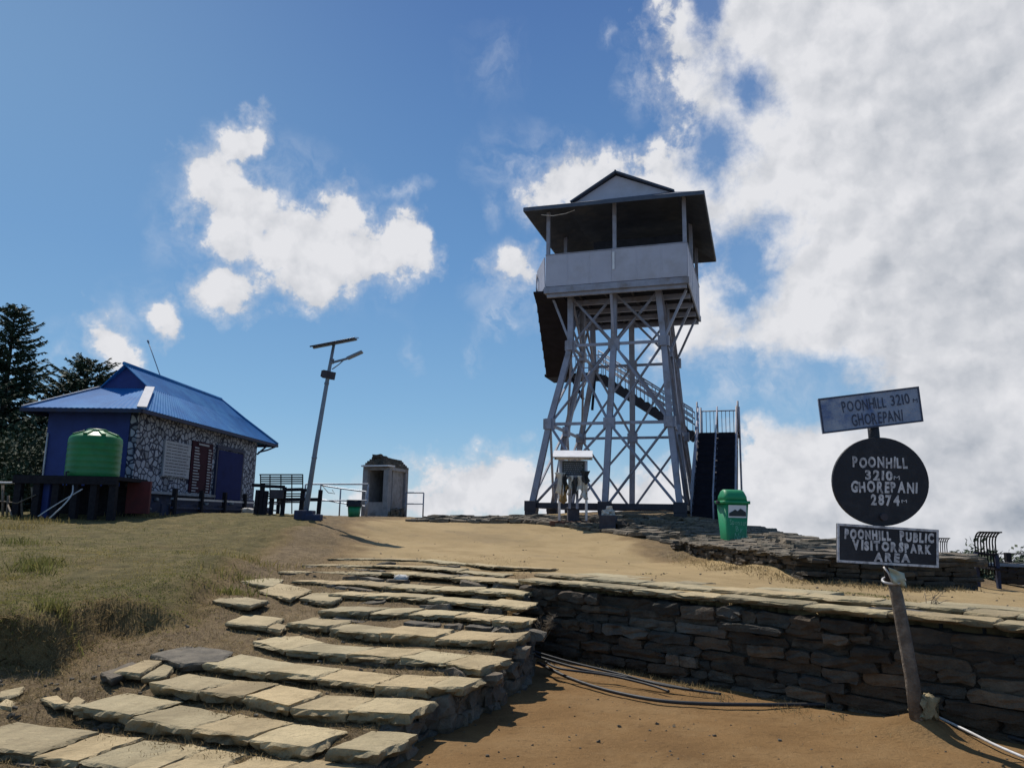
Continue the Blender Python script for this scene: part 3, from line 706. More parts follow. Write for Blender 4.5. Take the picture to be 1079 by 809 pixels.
for k in range(150):                          # pebbles and chips over the bare earth
    px, py = g.uniform(-20, 420), g.uniform(600, 760); zz = .12 + (760 - py) / 160 * .65; p = at_z(px, py, zz)
    if poly_sd(np.array([p.x]), np.array([p.y]), GP)[0] > .1: continue
    s_ = g.uniform(.008, .03); pm.stone((p.x, p.y, gz(p.x, p.y) + s_ * .3), (s_ * 1.6, s_, s_ * .8), None, None, .3, (2, 2, 2), tilt=.5)
for k in range(260):
    px, py = g.uniform(430, 1079), g.uniform(725, 830); p = at_z(px, py, 0); s_ = g.uniform(.003, .010) if k > 25 else g.uniform(.010, .02)
    if inside(np.array([p.x]), np.array([p.y]))[0]: continue
    pm.stone((p.x, p.y, gz(p.x, p.y) + s_ * .3), (s_ * 1.6, s_, s_ * .8), None, None, .3, (2, 2, 2), tilt=.5)
for k in range(420):
    px, py = g.uniform(360, 1079), g.uniform(560, 650); zz = .86; p = at_z(px, py, zz)
    if not (p.y < 19 and p.y > 5 and inside(np.array([p.x]), np.array([p.y]))[0]): continue
    s_ = g.uniform(.006, .020); pm.stone((p.x, p.y, gz(p.x, p.y) + s_ * .3), (s_ * 1.6, s_, s_ * .8), None, None, .3, (2, 2, 2), tilt=.5)
o = pm.build('pebbles', M['rubble']); o['kind'] = 'stuff'; o['label'] = 'small pebbles and stone chips strewn over the bare earth'; o['category'] = 'pebbles'

# ------------------------------------------------------------------ low stone wall and stone apron under the tower
LW = [at_z(722,588,.83), at_z(770,597,.83), at_z(840,610,.82), at_z(946,618,.80), at_z(1017,620,.79)]
lt = thing('low_stone_wall', 'low dark dry stone wall edging the tower terrace, behind the signs', 'wall', (LW[0].x, LW[0].y, .8))
mb = MB(31); cap = MB(32); core = MB()
for si in range(len(LW) - 1):
    a, b = LW[si], LW[si + 1]; d = b - a; ln = Vector((d.x, d.y)).length; d.z = 0; d.normalize(); n = Vector((d.y, -d.x, 0))
    if n.y > 0: n = -n
    base = .76; top = 1.17; zz = base; rows_ = 6
    for r in range(rows_):
        hh = (top - .05 - base) / rows_; x = -.05
        while x < ln:
            l = rg.uniform(.16, .5); c = a + d * (x + l / 2) + n * (-.12 + rg.uniform(-.05, .04)); c.z = base + (r + .5) * hh
            mb.stone(c, (l, .28, hh * .98), d, n, .2, (3, 2, 2), tilt=.06); x += l
    m0, m1_ = a - n * .20, b - n * .20; m0 = m0.copy(); m1_ = m1_.copy()
    core.beam((m0.x, m0.y, .93), (m1_.x, m1_.y, .93), .22, .38)
    x = -.06
    while x < ln:
        l = rg.uniform(.3, .8); P = [a + d * x + n * (.07 + rg.uniform(-.05, .05)), a + d * (x + l) + n * (.07 + rg.uniform(-.05, .05)), a + d * (x + l) - n * .45, a + d * x - n * .45]
        cap.slab([(p.x, p.y) for p in P], top + rg.uniform(-.015, .02), .06, .08, .02); x += l * .97
# returned left end
for r in range(6):
    c = LW[0] + Vector((-.02, .25, 0)); c.z = .78 + .06 * r; mb.stone(c, (.4, .5, .06), None, None, .2, (3, 3, 2), tilt=.06)
for r in range(5):
    c = LW[-1] + Vector((.04, .25, 0)); c.z = .78 + .08 * r; mb.stone(c, (.3, .5, .08), None, None, .2, (3, 3, 2), tilt=.06)
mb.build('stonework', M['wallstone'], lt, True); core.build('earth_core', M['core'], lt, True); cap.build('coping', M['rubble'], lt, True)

ap = thing('stone_apron', 'sloping apron of thin weathered stones laid in courses below the watch tower', 'paving', (2, 20, 1.4))
mb = MB(41)
LFT = [at_y(430,549,21), at_y(500,550,21), at_y(560,551,20.8), at_y(605,555,20), at_y(660,563,18.4), at_y(716,572,16.9)]
UPP = [TM @ Vector((-5.2, -2.6, -.1)), TM @ Vector((-4, -3.2, -.1)), TM @ Vector((-2.9, -3.2, -.1)), TM @ Vector((-1.2, -3.4, -.1)), TM @ Vector((.8, -3.6, -.1)), TM @ Vector((2.8, -3.4, -.2))]
NC = 9
for c_ in range(NC):
    t = c_ / (NC - 1)
    line = [LFT[k].lerp(UPP[k], t) for k in range(6)]
    for k in range(5):
        a, b = line[k], line[k + 1]; d = b - a; ln = Vector((d.x, d.y)).length; d.z = 0; d.normalize(); n = Vector((d.y, -d.x, 0)); x = rg.uniform(-.2, 0)
        while x < ln:
            l = rg.uniform(.18, .6); p = a.lerp(b, min(1, max(0, (x + l / 2) / ln))); zt = gz(p.x, p.y)
            mb.stone((p.x, p.y, zt + .015 + rg.uniform(-.02, .03)), (l, rg.uniform(.25, .45), rg.uniform(.07, .12)), d, n, .22, (3, 2, 2), tilt=.08); x += l * 1.02
# courses between the tower foot and the low wall
R0 = [Vector((p.x + .22, p.y + .42, 1.17)) for p in (LW[0], LW[1], LW[2], LW[4])]
R1 = [TM @ Vector((2.6, -3.4, -.2)), TM @ Vector((3.8, -2.6, -.4)), at_z(850, 568.5, 1.30), Vector((LW[4].x + .7, LW[4].y + 1.5, 1.12))]
for c_ in range(22):
    t = (c_ + .3) / 21.6; line = [R0[k].lerp(R1[k], t) for k in range(4)]
    for k in range(3):
        a, b = line[k], line[k + 1]; d = b - a; ln = Vector((d.x, d.y)).length; d.z = 0; d.normalize(); n = Vector((d.y, -d.x, 0)); x = rg.uniform(-.2, 0)
        while x < ln:
            l = rg.uniform(.25, .8); p = a.lerp(b, min(1, max(0, (x + l / 2) / ln))); zt = p.z
            mb.stone((p.x, p.y, max(zt - .05, gz(p.x, p.y)) + rg.uniform(-.01, .035)), (l, rg.uniform(.35, .7), rg.uniform(.08, .13)), d, n, .2, (3, 2, 2), tilt=.06); x += l * .98
mb.build('coursed_stones', M['rubble'], ap, True)

# ------------------------------------------------------------------ watch tower
tw = thing('watch_tower', 'tall grey steel lattice watch tower with a roofed viewing cabin and outside stairs', 'tower', TW, TR)
F0, F1, F2, F3 = 0.06, 2.6, 5.14, 6.80
def leg_pts(sx, sy):
    """foot, lower node, upper node, head of the leg at side sx (-1, 0, 1) and sy"""
    A = {-1: (-2.53, -2.08, -1.52, -1.55), 0: (-.30, -.21, -.14, -.13), 1: (1.87, 1.59, 1.40, 1.24)}[sx]
    B = {-1: (-2.5, -2.2, -1.75, -1.65), 0: (0, 0, 0, 0), 1: (2.5, 2.2, 1.8, 1.7)}[sy]
    return [Vector((a, b, z)) for a, b, z in zip(A, B, (F0, F1, F2, F3))]
LEGS = {(sx, sy): leg_pts(sx, sy) for sx in (-1, 0, 1) for sy in (-1, 0, 1) if (sx, sy) != (0, 0)}
def ibeam(mb, p, q, w, h, up):
    """rolled section: two flanges and a web"""
    p, q = Vector(p), Vector(q); z = (q - p).normalized(); u = Vector(up); x = u.cross(z).normalized(); y = z.cross(x)
    for s in (-1, 1): mb.beam(p + y * s * (h / 2 - .012), q + y * s * (h / 2 - .012), w, .024, up=y)
    mb.beam(p, q, .03, h - .05, up=y)
for (sx, sy), P in LEGS.items():
    mb = MB(); up = (0, 1, 0) if sy else (1, 0, 0)
    for a, b in zip(P[:-1], P[1:]): ibeam(mb, a, b, .175, .17, up)
    lg = mb.build('leg', M['steel'], tw)
    fb = MB(); fb.box((P[0].x, P[0].y, .10), (.36, .36, .30)); fb.box((P[0].x, P[0].y, -.10), (.34, .34, .45)); fb.build('foot_block', M['footsteel'], lg, bevel=.01)
    for lv in (1, 2):
        gp_ = MB()
        if sy: gp_.box(P[lv], (.34, .19, .32))
        if sx: gp_.box(P[lv], (.19, .34, .318))
        gp_.build('gusset_plate', M['steel'], lg)
RING = [(-1, -1), (0, -1), (1, -1), (1, 0), (1, 1), (0, 1), (-1, 1), (-1, 0)]
for k in range(8):
    A, B = LEGS[RING[k]], LEGS[RING[(k + 1) % 8]]
    lat = (B[0] - A[0]); out = Vector((lat.y, -lat.x, 0)).normalized()
    mb = MB(); mb.beam(A[0] + Vector((0, 0, .06)), B[0] + Vector((0, 0, .06)), .14, .16); mb.build('base_beam', M['footsteel'], tw)
    for lv in (1, 2):
        mb = MB(); mb.beam(A[lv], B[lv], .06, .09); mb.build('horizontal_beam', M['steel'], tw)
    for lv in range(3):
        for q, (p0, p1) in enumerate(((A[lv], B[lv + 1]), (B[lv], A[lv + 1]))):
            o_ = out * (.055 if q else -.055)
            mb = MB(); mb.beam(p0 + o_, p1 + o_, .018, .078, up=out.cross(p1 - p0)); mb.beam(p0 + o_ + out * .03, p1 + o_ + out * .03, .06, .018, up=out.cross(p1 - p0)); mb.build('brace', M['steel'], tw)
for sx, sy in RING:
    if sx == 0 and sy == 0: continue
    p = LEGS[(sx, sy)][2] + Vector((0, 0, .05))
    for q in ([(2.1 * sx, p.y * 1.0)] if sx else []) + ([(p.x, 2.2 * sy)] if sy and not sx else []):
        mb = MB(); mb.beam(p, (q[0], q[1], F3 - .10), .08, .07); mb.build('knee_brace', M['steel'], tw)
CX_, CY_ = 2.2, 2.36
for k in range(5):
    mb = MB(); mb.beam((-CX_ + .03, -CY_ + .1 + k * 1.13, F3 - .10), (CX_ - .03, -CY_ + .1 + k * 1.13, F3 - .10), .10, .16); mb.build('floor_beam', M['steel'], tw)
for k in range(6):
    mb = MB(); mb.beam((-CX_ + .1 + k * .84, -CY_ + .05, F3 + .02), (-CX_ + .1 + k * .84, CY_ - .05, F3 + .02), .07, .10); mb.build('floor_joist', M['footsteel'], tw)
mb = MB(); mb.box((0, 0, F3 + .11), (2 * CX_, 2 * CY_, .07)); mb.build('floor_deck', M['darksheet'], tw)
mb = MB()
for s in (-1, 1):
    mb.box((0, s * (CY_ + .012), F3 + .03), (2 * CX_ + .10, .05, .20)); mb.box((s * (CX_ + .012), 0, F3 + .03), (.05, 2 * CY_ - .03, .20))
mb.build('fascia', M['steel'], tw, bevel=.006)
PZ0, PZ1 = F3 + .15, 7.98
def panel(name, a, b, z0, z1, th=.035, m='panelpaint'):
    a, b = Vector(a), Vector(b); mb = MB(); mb.beam((a.x, a.y, (z0 + z1) / 2), (b.x, b.y, (z0 + z1) / 2), th, z1 - z0); o = mb.build(name, M[m], tw, bevel=.004)
    sm = MB(); n_s = 2
    for q in range(1, n_s + 1):
        p = a.lerp(b, q / (n_s + 1)); o_ = Vector((0, 0, 0)) + Vector((p.x, p.y, 0)).normalized() * 0
        dd = (b - a).normalized(); nn_ = Vector((dd.y, -dd.x, 0)); nn_ = nn_ if nn_.dot(Vector((p.x, p.y, 0))) > 0 else -nn_
        sq = MB(); sq.beam((p.x + nn_.x * (th / 2 + .003), p.y + nn_.y * (th / 2 + .003), z0 + .02), (p.x + nn_.x * (th / 2 + .003), p.y + nn_.y * (th / 2 + .003), z1 - .02), .035, .012, up=nn_); sq.build('seam_strip', M[m], o)
    rl = MB(); rl.beam((a.x, a.y, z1 + .018), (b.x, b.y, z1 + .018), .06, .035); rl.build('top_rail', M['steel'], o); return o
panel('railing_panel', (-CX_, -CY_, 0), (-.082, -CY_, 0), PZ0, PZ1); panel('railing_panel', (-.078, -CY_ - .003, 0), (CX_, -CY_, 0), PZ0, PZ1 + .01)
panel('railing_panel', (CX_, -CY_ + .03, 0), (CX_, 0, 0), PZ0, PZ1); panel('railing_panel', (CX_, .04, 0), (CX_, CY_ - .03, 0), PZ0, PZ1)
panel('railing_panel', (-CX_ + .03, CY_, 0), (CX_, CY_, 0), PZ0, PZ1); panel('railing_panel', (-CX_, -.9, 0), (-CX_, CY_ - .03, 0), PZ0, PZ1)
EZ = 9.34
for sx, sy in ((-1, -1), (0, -1), (1, -1), (1, 0), (1, 1), (0, 1), (-1, 1), (-1, 0)):
    mb = MB(); x, y = sx * (CX_ - .06), sy * (CY_ - .07)
    mb.beam((x, y, F3 + .15), (x, y, EZ + .20), .11, .11); mb.build('roof_post', M['steel'], tw)
mb = MB(); mb.box((-.02, -CY_ - .045, 7.62), (.07, .02, .56)); mb.build('white_strip', M['whitesheet'], tw)
EX, EYF, EYB, RZ = 2.78, -2.95, 3.15, 10.58
GX_, GZ_, GYF, GYB = 1.72, 9.72, -2.25, 2.3
ridgeF, ridgeB = Vector((.05, GYF, RZ)), Vector((.05, GYB, RZ))
rf = MB(); T_ = .05
e = [Vector((-EX, EYF, EZ + .08)), Vector((EX, EYF, EZ)), Vector((EX, EYB, EZ - .06)), Vector((-EX, EYB, EZ))]
gl_, gr_, glb, grb = Vector((-GX_ + .3, GYF, GZ_)), Vector((GX_ + .15, GYF, GZ_)), Vector((-GX_ + .3, GYB, GZ_)), Vector((GX_ + .15, GYB, GZ_))
rfo = [(e[0], e[1], gr_, gl_), (e[2], e[3], glb, grb), (e[1], e[2], grb, gr_), (e[3], e[0], gl_, glb)]
for q in rfo: rf.quad(*q, th=T_)
up_ = Vector((0, 0, .006)); ov = Vector((0, -.16, 0))
rf.quad(gr_ + up_ + ov, grb + up_ - ov, ridgeB + up_ - ov, ridgeF + up_ + ov, th=T_); rf.quad(glb + up_ - ov, gl_ + up_ + ov, ridgeF + up_ + ov, ridgeB + up_ - ov, th=T_)
roof = rf.build('roof', M['roofdark'], tw)
mb = MB(); mb.tri(gl_ + Vector((.08, .02, -.02)), gr_ + Vector((-.08, .02, -.02)), ridgeF + Vector((0, .02, -.10)), .04); mb.build('gable_board', M['panelpaint'], roof)
mb = MB(); mb.tri(grb + Vector((-.08, -.02, -.02)), glb + Vector((.08, -.02, -.02)), ridgeB + Vector((0, -.02, -.10)), .04); mb.build('gable_board', M['panelpaint'], roof)
mb = MB(); mb.tube([ridgeF + Vector((0, -.16, .0)), ridgeB + Vector((0, .16, .0))], .03, 8); mb.build('ridge_cap', M['roofdark'], roof)
mb = MB()
for a, b in ((0, 1), (1, 2), (2, 3), (3, 0)): mb.beam(e[a] + Vector((0, 0, -.05)), e[b] + Vector((0, 0, -.05)), .035, .12)
mb.build('eave_board', M['roofdark'], roof)
cl = MB()
for q in rfo:
    w_ = [p + Vector((0, 0, -.10)) for p in q]; cc = sum(w_, Vector()) / 4; w_ = [cc + (p - cc) * 1.0 for p in w_]; cl.quad(*w_, th=.012)
cl.quad(gl_ + Vector((-.1, -.1, -.125)), gr_ + Vector((.1, -.1, -.125)), grb + Vector((.1, .1, -.125)), glb + Vector((-.1, .1, -.125)), th=.012)
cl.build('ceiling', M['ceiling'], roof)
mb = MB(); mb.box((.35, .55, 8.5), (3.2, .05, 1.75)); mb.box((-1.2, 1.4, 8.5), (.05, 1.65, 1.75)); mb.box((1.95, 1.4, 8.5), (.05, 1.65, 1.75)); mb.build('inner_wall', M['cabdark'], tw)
# torn ceiling sheet hanging at the left eave
mb = MB(); mb.tube([(-2.3, -2.6, 9.28), (-1.9, -2.62, 9.20), (-1.5, -2.6, 9.24), (-1.2, -2.6, 9.32)], .012, 5); mb.build('loose_wire', M['whitesheet'], roof)
# stairs: right side going back, along the back, left side coming forward
def flight(name, a, b, wdir, width, n, mat='darksheet', rails=(True, True), riser=True, posts=8, mid=False):
    a, b, wv = Vector(a), Vector(b), Vector(wdir).normalized(); mb = MB(); d = b - a; hz = Vector((d.x, d.y, 0)); st = hz / n
    for k in range(n):
        c = a + st * (k + .5) + Vector((0, 0, d.z * (k + 1) / n)) + wv * width / 2
        R_ = Matrix((hz.normalized(), wv, Vector((0, 0, 1)))).transposed()
        mb.box(c, (st.length + .03, width - .04, .03), R_)
        if riser: mb.box(c - st * .5 - Vector((0, 0, d.z / n / 2)), (.012, width - .04, d.z / n - .032), R_)
    o = mb.build(name, M[mat], tw); sb = MB()
    for s_ in ((0, 1, .5) if mid else (0, 1)): sb.beam(a + wv * width * s_ + Vector((0, 0, -.04)), b + wv * width * s_ + Vector((0, 0, -.04)), .06, .27)
    sb.build('stringer', M['footsteel'], o)
    rl = MB()
    for s_, on in zip((0, 1), rails):
        if not on: continue
        w0 = wv * width * s_
        for hh in (.5, .72, .95): rl.tube([a + w0 + Vector((0, 0, hh)), b + w0 + Vector((0, 0, hh))], .026, 6)
        for k in range(posts + 1):
            p = a.lerp(b, k / posts) + w0; rl.tube([p, p + Vector((0, 0, .95))], .016, 5)
    if mid:
        w0 = wv * width * .5; rl.tube([a + w0, a + w0 + Vector((0, 0, .9)), b + w0 + Vector((0, 0, .95)), b + w0], .025, 6)
    rl.build('handrail', M['steel'], o); return o
flight('lower_stair', (2.12, -2.0, -.42), (2.12, 1.75, 2.62), (1, 0, 0), 1.25, 15, mid=True, posts=4)
mb = MB(); mb.box((2.72, 2.45, 2.66), (1.45, 1.5, .06)); ld = mb.build('stair_landing', M['darksheet'], tw)
mb = MB()
for k in range(10): mb.tube([(2.15 + k * .135, 3.16, 2.7), (2.15 + k * .135, 3.16, 3.62)], .012, 5)
mb.tube([(2.1, 3.16, 3.62), (3.42, 3.16, 3.62)], .022, 6); mb.tube([(3.42, 3.16, 3.62), (3.42, 1.75, 3.62)], .022, 6)
for x, y in ((3.42, 3.16), (3.42, 1.75), (2.1, 3.16)): mb.tube([(x, y, -.9 if y > 3 else 2.7), (x, y, 3.75)], .035, 8)
for x, y in ((2.08, 1.75),): mb.tube([(x, y, 2.7), (x, y, 3.75)], .03, 8)
mb.build('landing_railing', M['steel'], ld)
flight('middle_stair', (1.85, 2.72, 2.70), (-1.55, 2.72, 5.0), (0, 1, 0), .95, 13, 'darksheet', riser=False, posts=12)
mb = MB(); mb.box((-2.5, 3.0, 5.0), (2.0, 1.4, .09)); mb.beam((-1.6, 2.4, 4.92), (-1.6, 1.9, 3.6), .08, .08); mb.beam((-2.5, 2.4, 4.92), (-1.95, 2.0, 4.0), .08, .08); ld2 = mb.build('stair_landing', M['darksheet'], tw)
mb = MB()
for k in range(12):
    x = -3.48 + k * .17; mb.tube([(x, 3.66, 5.04), (x, 3.66, 5.98)], .012, 5)
for hh in (5.5, 5.98): mb.tube([(-3.48, 3.66, hh), (-1.55, 3.66, hh)], .022, 6)
for hh in (5.5, 5.98): mb.tube([(-3.48, 3.66, hh), (-3.48, 2.4, hh)], .022, 6)
mb.build('landing_railing', M['steel'], ld2)
us = MB(); us.quad((-3.42, 2.3, 4.92), (-2.40, 2.3, 4.92), (-1.70, -1.55, 6.62), (-2.72, -1.55, 6.62), th=.05); us.quad((-2.72, -1.55, 6.62), (-1.70, -1.55, 6.62), (-1.75, -2.30, 6.80), (-2.62, -2.30, 6.80), th=.05)
ust = us.build('upper_stair', M['darksheet'], tw)
mb = MB()
for k in range(12):
    t = (k + .5) / 12; c = Vector((-2.91, 2.3, 5.06)).lerp(Vector((-2.21, -1.55, 6.80)), t); mb.box(c, (.62, .28, .03))
mb.build('tread', M['footsteel'], ust)
mb = MB()
for hh in (.5, .95):
    mb.tube([Vector((-3.44, 2.3, 5.0 + hh)), Vector((-2.74, -1.55, 6.7 + hh))], .02, 6)
for k in range(9):
    p = Vector((-3.44, 2.3, 5.0)).lerp(Vector((-2.74, -1.55, 6.7)), k / 8); mb.tube([p, p + Vector((0, 0, .95))], .016, 5)
mb.build('handrail', M['steel'], ust)
mb = MB(); mb.beam((-2.74, -1.40, 7.32), (-2.23, -2.36, 7.44), .03, 1.02); mb.build('landing_panel', M['panelpaint'], ust)

# ------------------------------------------------------------------ notice board, block and bin by the tower
nb0 = at_y(604, 553, 20.4); nz = gz(nb0.x, nb0.y) + .02
nb = thing('notice_board', 'roofed notice board on thin posts draped with scarves before the watch tower', 'notice board', (nb0.x, nb0.y, nz), rad(-6))
S_ = nb0.y / 810.0                              # metres per pixel there
for x in (-14.5, 13.5):
    mb = MB(); mb.tube([(x * S_, 0, -.25), (x * S_, 0, 66 * S_)], .035, 8); mb.build('post', M['whitesheet'], nb)
mb = MB()
for x in (-4, 4): mb.beam((x * S_, .04, 16 * S_), (x * S_, .04, 66 * S_), .07, .05)
mb.build('centre_post', M['steel'], nb)
mb = MB(); mb.quad((-21 * S_, -.36, 69 * S_), (20 * S_, -.36, 69 * S_), (20 * S_, .10, 77 * S_), (-21 * S_, .10, 77 * S_), th=.025); mb.quad((20 * S_, .50, 69 * S_), (-21 * S_, .50, 69 * S_), (-21 * S_, .10, 77 * S_ + .004), (20 * S_, .10, 77 * S_ + .004), th=.025); mb.build('board_roof', M['whitesheet'], nb)
mb = MB()
for s in (-19, 18): mb.tri((s * S_, -.30, 68.5 * S_), (s * S_, .44, 68.5 * S_), (s * S_, .10, 75 * S_), .03)
mb.build('roof_gable', M['slate'], nb)
mb = MB(); mb.box((0, .0, 58 * S_), (24 * S_, .04, 15 * S_)); bd = mb.build('board', M['slate'], nb, bevel=.004)
mb = MB()
for s in (-1, 1): mb.box((0, 0, (58 + s * 7.7) * S_), (25.4 * S_, .055, .8 * S_)); mb.box((s * 12.2 * S_, 0, 58 * S_), (.9 * S_, .055, 14.4 * S_))
mb.build('frame', M['steel'], bd)
mb = MB(); gg = random.Random(3)
for r in range(6):
    x = -10.0
    while x < 9:
        l = gg.uniform(.6, 2.2); mb.box(((x + l / 2) * S_, -.024, (63 - r * 2.1) * S_), (l * S_, .006, .55 * S_)); x += l + .6
mb.build('lettering', M['steel'], bd)
mb = MB()
for k, x in enumerate((-8, -2, 4, 9)): mb.box((x * S_, -.01, 67.2 * S_), (3.0 * S_, .02, 1.6 * S_))
mb.build('prayer_strip', M['whitesheet'], nb)
mb = MB(); mb.box((0, .0, 38 * S_), (29 * S_, .03, .9 * S_)); mb.box((0, .0, 48 * S_), (29 * S_, .03, .9 * S_)); mb.build('rail', M['darkwood'], nb)
gg = random.Random(8)
def rag(name, x0, x1, z0, z1, mt, seed):
    g = random.Random(seed); nxx, nzz = 6, 9; vs, fs = [], []; off = Vector((seed * 3.1, 0, 0))
    for j in range(nzz + 1):
        for i in range(nxx + 1):
            u, v = i / nxx, j / nzz; q = mnoise.noise_vector(off + Vector((u * 2.2, v * 2.2, 0)))
            wd = (x1 - x0) * (1 - .35 * math.sin(v * 3)); x = (x0 + x1) / 2 + (u - .5) * wd + q.x * .06; y = -.14 + q.y * .09 + .05 * math.sin(u * 9 + seed); z = z1 + (z0 - z1) * v * (1 - .25 * abs(q.z) - .12 * math.sin(u * 5 + seed))
            vs.append((x, y, z))
    for j in range(nzz):
        for i in range(nxx): a = j * (nxx + 1) + i; fs.append((a, a + 1, a + nxx + 2, a + nxx + 1))
    mb = MB(); mb.add(vs, fs, True); o = mb.build(name, M[mt]); so_ = o.modifiers.new('thick', 'SOLIDIFY'); so_.thickness = .012; return o
RAGS = [(-18,-8,29,53,'cloth','whitish scarf at the left post of the notice board'),(-12,-5,33,52,'clothdark','dark flag beside the whitish scarf on the notice board'),(-14,-6,21,40,'clothochre','ochre scarf hanging lowest under the notice board'),(-6,0,31,50,'cloth','narrow pale scarf left of the board centre'),(-3,5,28,48,'clothdark','dark wide flag at the notice board centre'),
        (3,11,32,50,'cloth','pale knotted scarf at the right of the notice board'),(7,16,26,43,'cloth','drooping white scarf at the right post'),(8,17,42,55,'clothdark','dark cloth bundle at the right post top')]
for k, (x0, x1, z0, z1, mt, lab) in enumerate(RAGS):
    o = rag('prayer_scarf', x0 * S_, x1 * S_, z0 * S_, z1 * S_, mt, k + 1); o.location = (nb0.x, nb0.y, nz); o.rotation_euler = (0, 0, rad(-6)); tag(o, lab, 'scarf', 'scarves on the notice board')
p = at_y(604, 552, 20.4)
mb = MB(); mb.box((0, 0, .20), (12 * S_, .34, .46)); mb.box((0, 0, .44), (13 * S_, .38, .05)); o = mb.build('concrete_block', M['darkconcrete'], bevel=.01); o.location = (p.x + .02, p.y + .25, gz(p.x, p.y + .25) - .02); tag(o, 'dark square pedestal block under the notice board', 'block')
mb = MB(55)
for x in range(6): mb.stone(((x - 2.5) * .2, 0, 0), (.22, .16, .14), None, None, .2, (3, 2, 2), tint=(.8, .45, .38))
o = mb.build('brick_kerb', M['rubble']); o.location = (p.x - .02, p.y - .14, gz(p.x, p.y - .14) + .04); tag(o, 'low reddish kerb of stones in front of the notice board', 'kerb')
p = at_y(641, 559, 19.3)
ck = thing('stone_pedestal', 'dark concrete pedestal with a torn side beside the middle tower foot', 'pedestal', (p.x, p.y, gz(p.x, p.y)), rad(-14))
mb = MB(); mb.box((0, 0, .12), (.40, .42, .50)); mb.build('body', M['darkconcrete'], ck, bevel=.015)
mb = MB(57); mb.stone((.32, .05, .05), (.3, .4, .35), None, None, .4, (3, 3, 3), tint=(.3, .3, .32)); mb.build('broken_side', M['rubble'], ck)
for k, (dx, dz, s) in enumerate(((-.06, .45, .17), (.08, .45, .15), (.02, .56, .14))):
    mb = MB(60 + k); mb.stone((0, 0, 0), (s, s, s * .8), None, None, .4, (3, 3, 3), tint=(1, 1, 1)); o = mb.build('white_stone', M['whitestone']); o.location = (p.x + dx, p.y - .02, gz(p.x, p.y) + dz - .03); o['label'] = ['left white stone lying on the dark pedestal', 'right white stone lying on the dark pedestal', 'top white stone of the little pile on the dark pedestal'][k]; o['category'] = 'stone'; o['group'] = 'white stones on the pedestal'; o['kind'] = 'thing'

bp0 = at_z(773, 571, 1.19)
bn = thing('litter_bin', 'tall green plastic litter bin with a domed lid standing on the low stone wall', 'litter bin', (bp0.x, bp0.y, 1.185), rad(10))
def rrect(w, d, r, n=5):
    P = []
    for cx, cy, a0 in ((w / 2 - r, d / 2 - r, 0), (-w / 2 + r, d / 2 - r, 90), (-w / 2 + r, -d / 2 + r, 180), (w / 2 - r, -d / 2 + r, 270)):
        for k in range(n + 1): a = rad(a0 + 90 * k / n); P.append((cx + r * math.cos(a), cy + r * math.sin(a)))
    return P
def loft(mb, secs, cap=True, smooth=True):
    n = len(secs[0][0]); vs = [Vector((x, y, z)) for P, z in secs for x, y in P]; fs = []
    for i in range(len(secs) - 1):
        for k in range(n): a, b = i * n + k, i * n + (k + 1) % n; fs.append((a, b, b + n, a + n))
    mb.add(vs, fs, smooth)
    if cap: o = len(mb.v) - len(vs); mb.f += [[o + k for k in range(n)][::-1], [o + (len(secs) - 1) * n + k for k in range(n)]]; mb.sm += [False, False]
k_ = bp0.y / 815.0
W0, W1, D0, D1 = 21.5 * k_, 27.5 * k_, 18 * k_, 22 * k_; HB = 41 * k_
mb = MB(); loft(mb, [(rrect(W0, D0, .05), 0), (rrect(W0 * 1.01, D0 * 1.01, .05), .03), (rrect(W1, D1, .06), HB)]); mb.build('bin_body', M['binplastic'], bn)
mb = MB(); loft(mb, [(rrect(W1 + .06, D1 + .06, .07), HB - .03), (rrect(W1 + .06, D1 + .06, .07), HB + .03)]); rm = mb.build('rim', M['binplastic'], bn)
mb = MB()
for s in (-1, 1): mb.box((s * (W1 / 2 + .05), 0, HB), (.06, .10, .06))
mb.build('hinge_pin', M['footsteel'], rm, bevel=.01)
mb = MB(); loft(mb, [(rrect(W1 - .02, D1 - .02, .08), HB + .03), (rrect(W1 - .04, D1 - .04, .08), HB + .12), (rrect(W1 - .09, D1 - .16, .08), HB + .22), (rrect(W1 - .15, D1 - .30, .05), HB + .255)]); ld_ = mb.build('lid', M['binplastic'], bn)
tilt = (D1 - D0) / 2 / HB
def on_bin(x, z): return Vector((x, -(D0 / 2 + tilt * z) - .008, z))
mb = MB(); mb.box((0, -(D1 / 2 - .10), HB + .165), (W1 * .55, .05, .015), Matrix.Rotation(rad(48), 3, 'X')); mb.build('flap_slot', M['footsteel'], ld_)
mb = MB(); a, b = HB - .30, HB - .055; mb.quad(on_bin(-W1 * .36, a), on_bin(W1 * .36, a), on_bin(W1 * .36, b), on_bin(-W1 * .36, b), th=.006); pl = mb.build('picture_label', M['whitesheet'], bn)
mb = MB(); f_ = Vector((0, -.006, 0)); hills = [(-.34, .06), (-.22, .09), (-.10, .13), (0, .10), (.12, .15), (.22, .12), (.34, .08)]
for (x0, h0), (x1, h1) in zip(hills[:-1], hills[1:]): mb.quad(on_bin(x0 * W1, a + .03) + f_, on_bin(x1 * W1, a + .03) + f_, on_bin(x1 * W1, a + .03 + h1) + f_, on_bin(x0 * W1, a + .03 + h0) + f_)
mb.build('hill_picture', M['slate'], pl)
mb = MB()
letters(mb, 'Sponsor', .02, HB * .50, .10, .36, on_bin, 0.0, 5, 2.0); letters(mb, 'By', .03, HB * .34, .10, .13, on_bin, 0.0, 6, 2.0); letters(mb, 'Nepti', .08, HB * .16, .14, .30, on_bin, .005, 7, 2.0)
mb.build('handwriting', M['binletter'], bn)

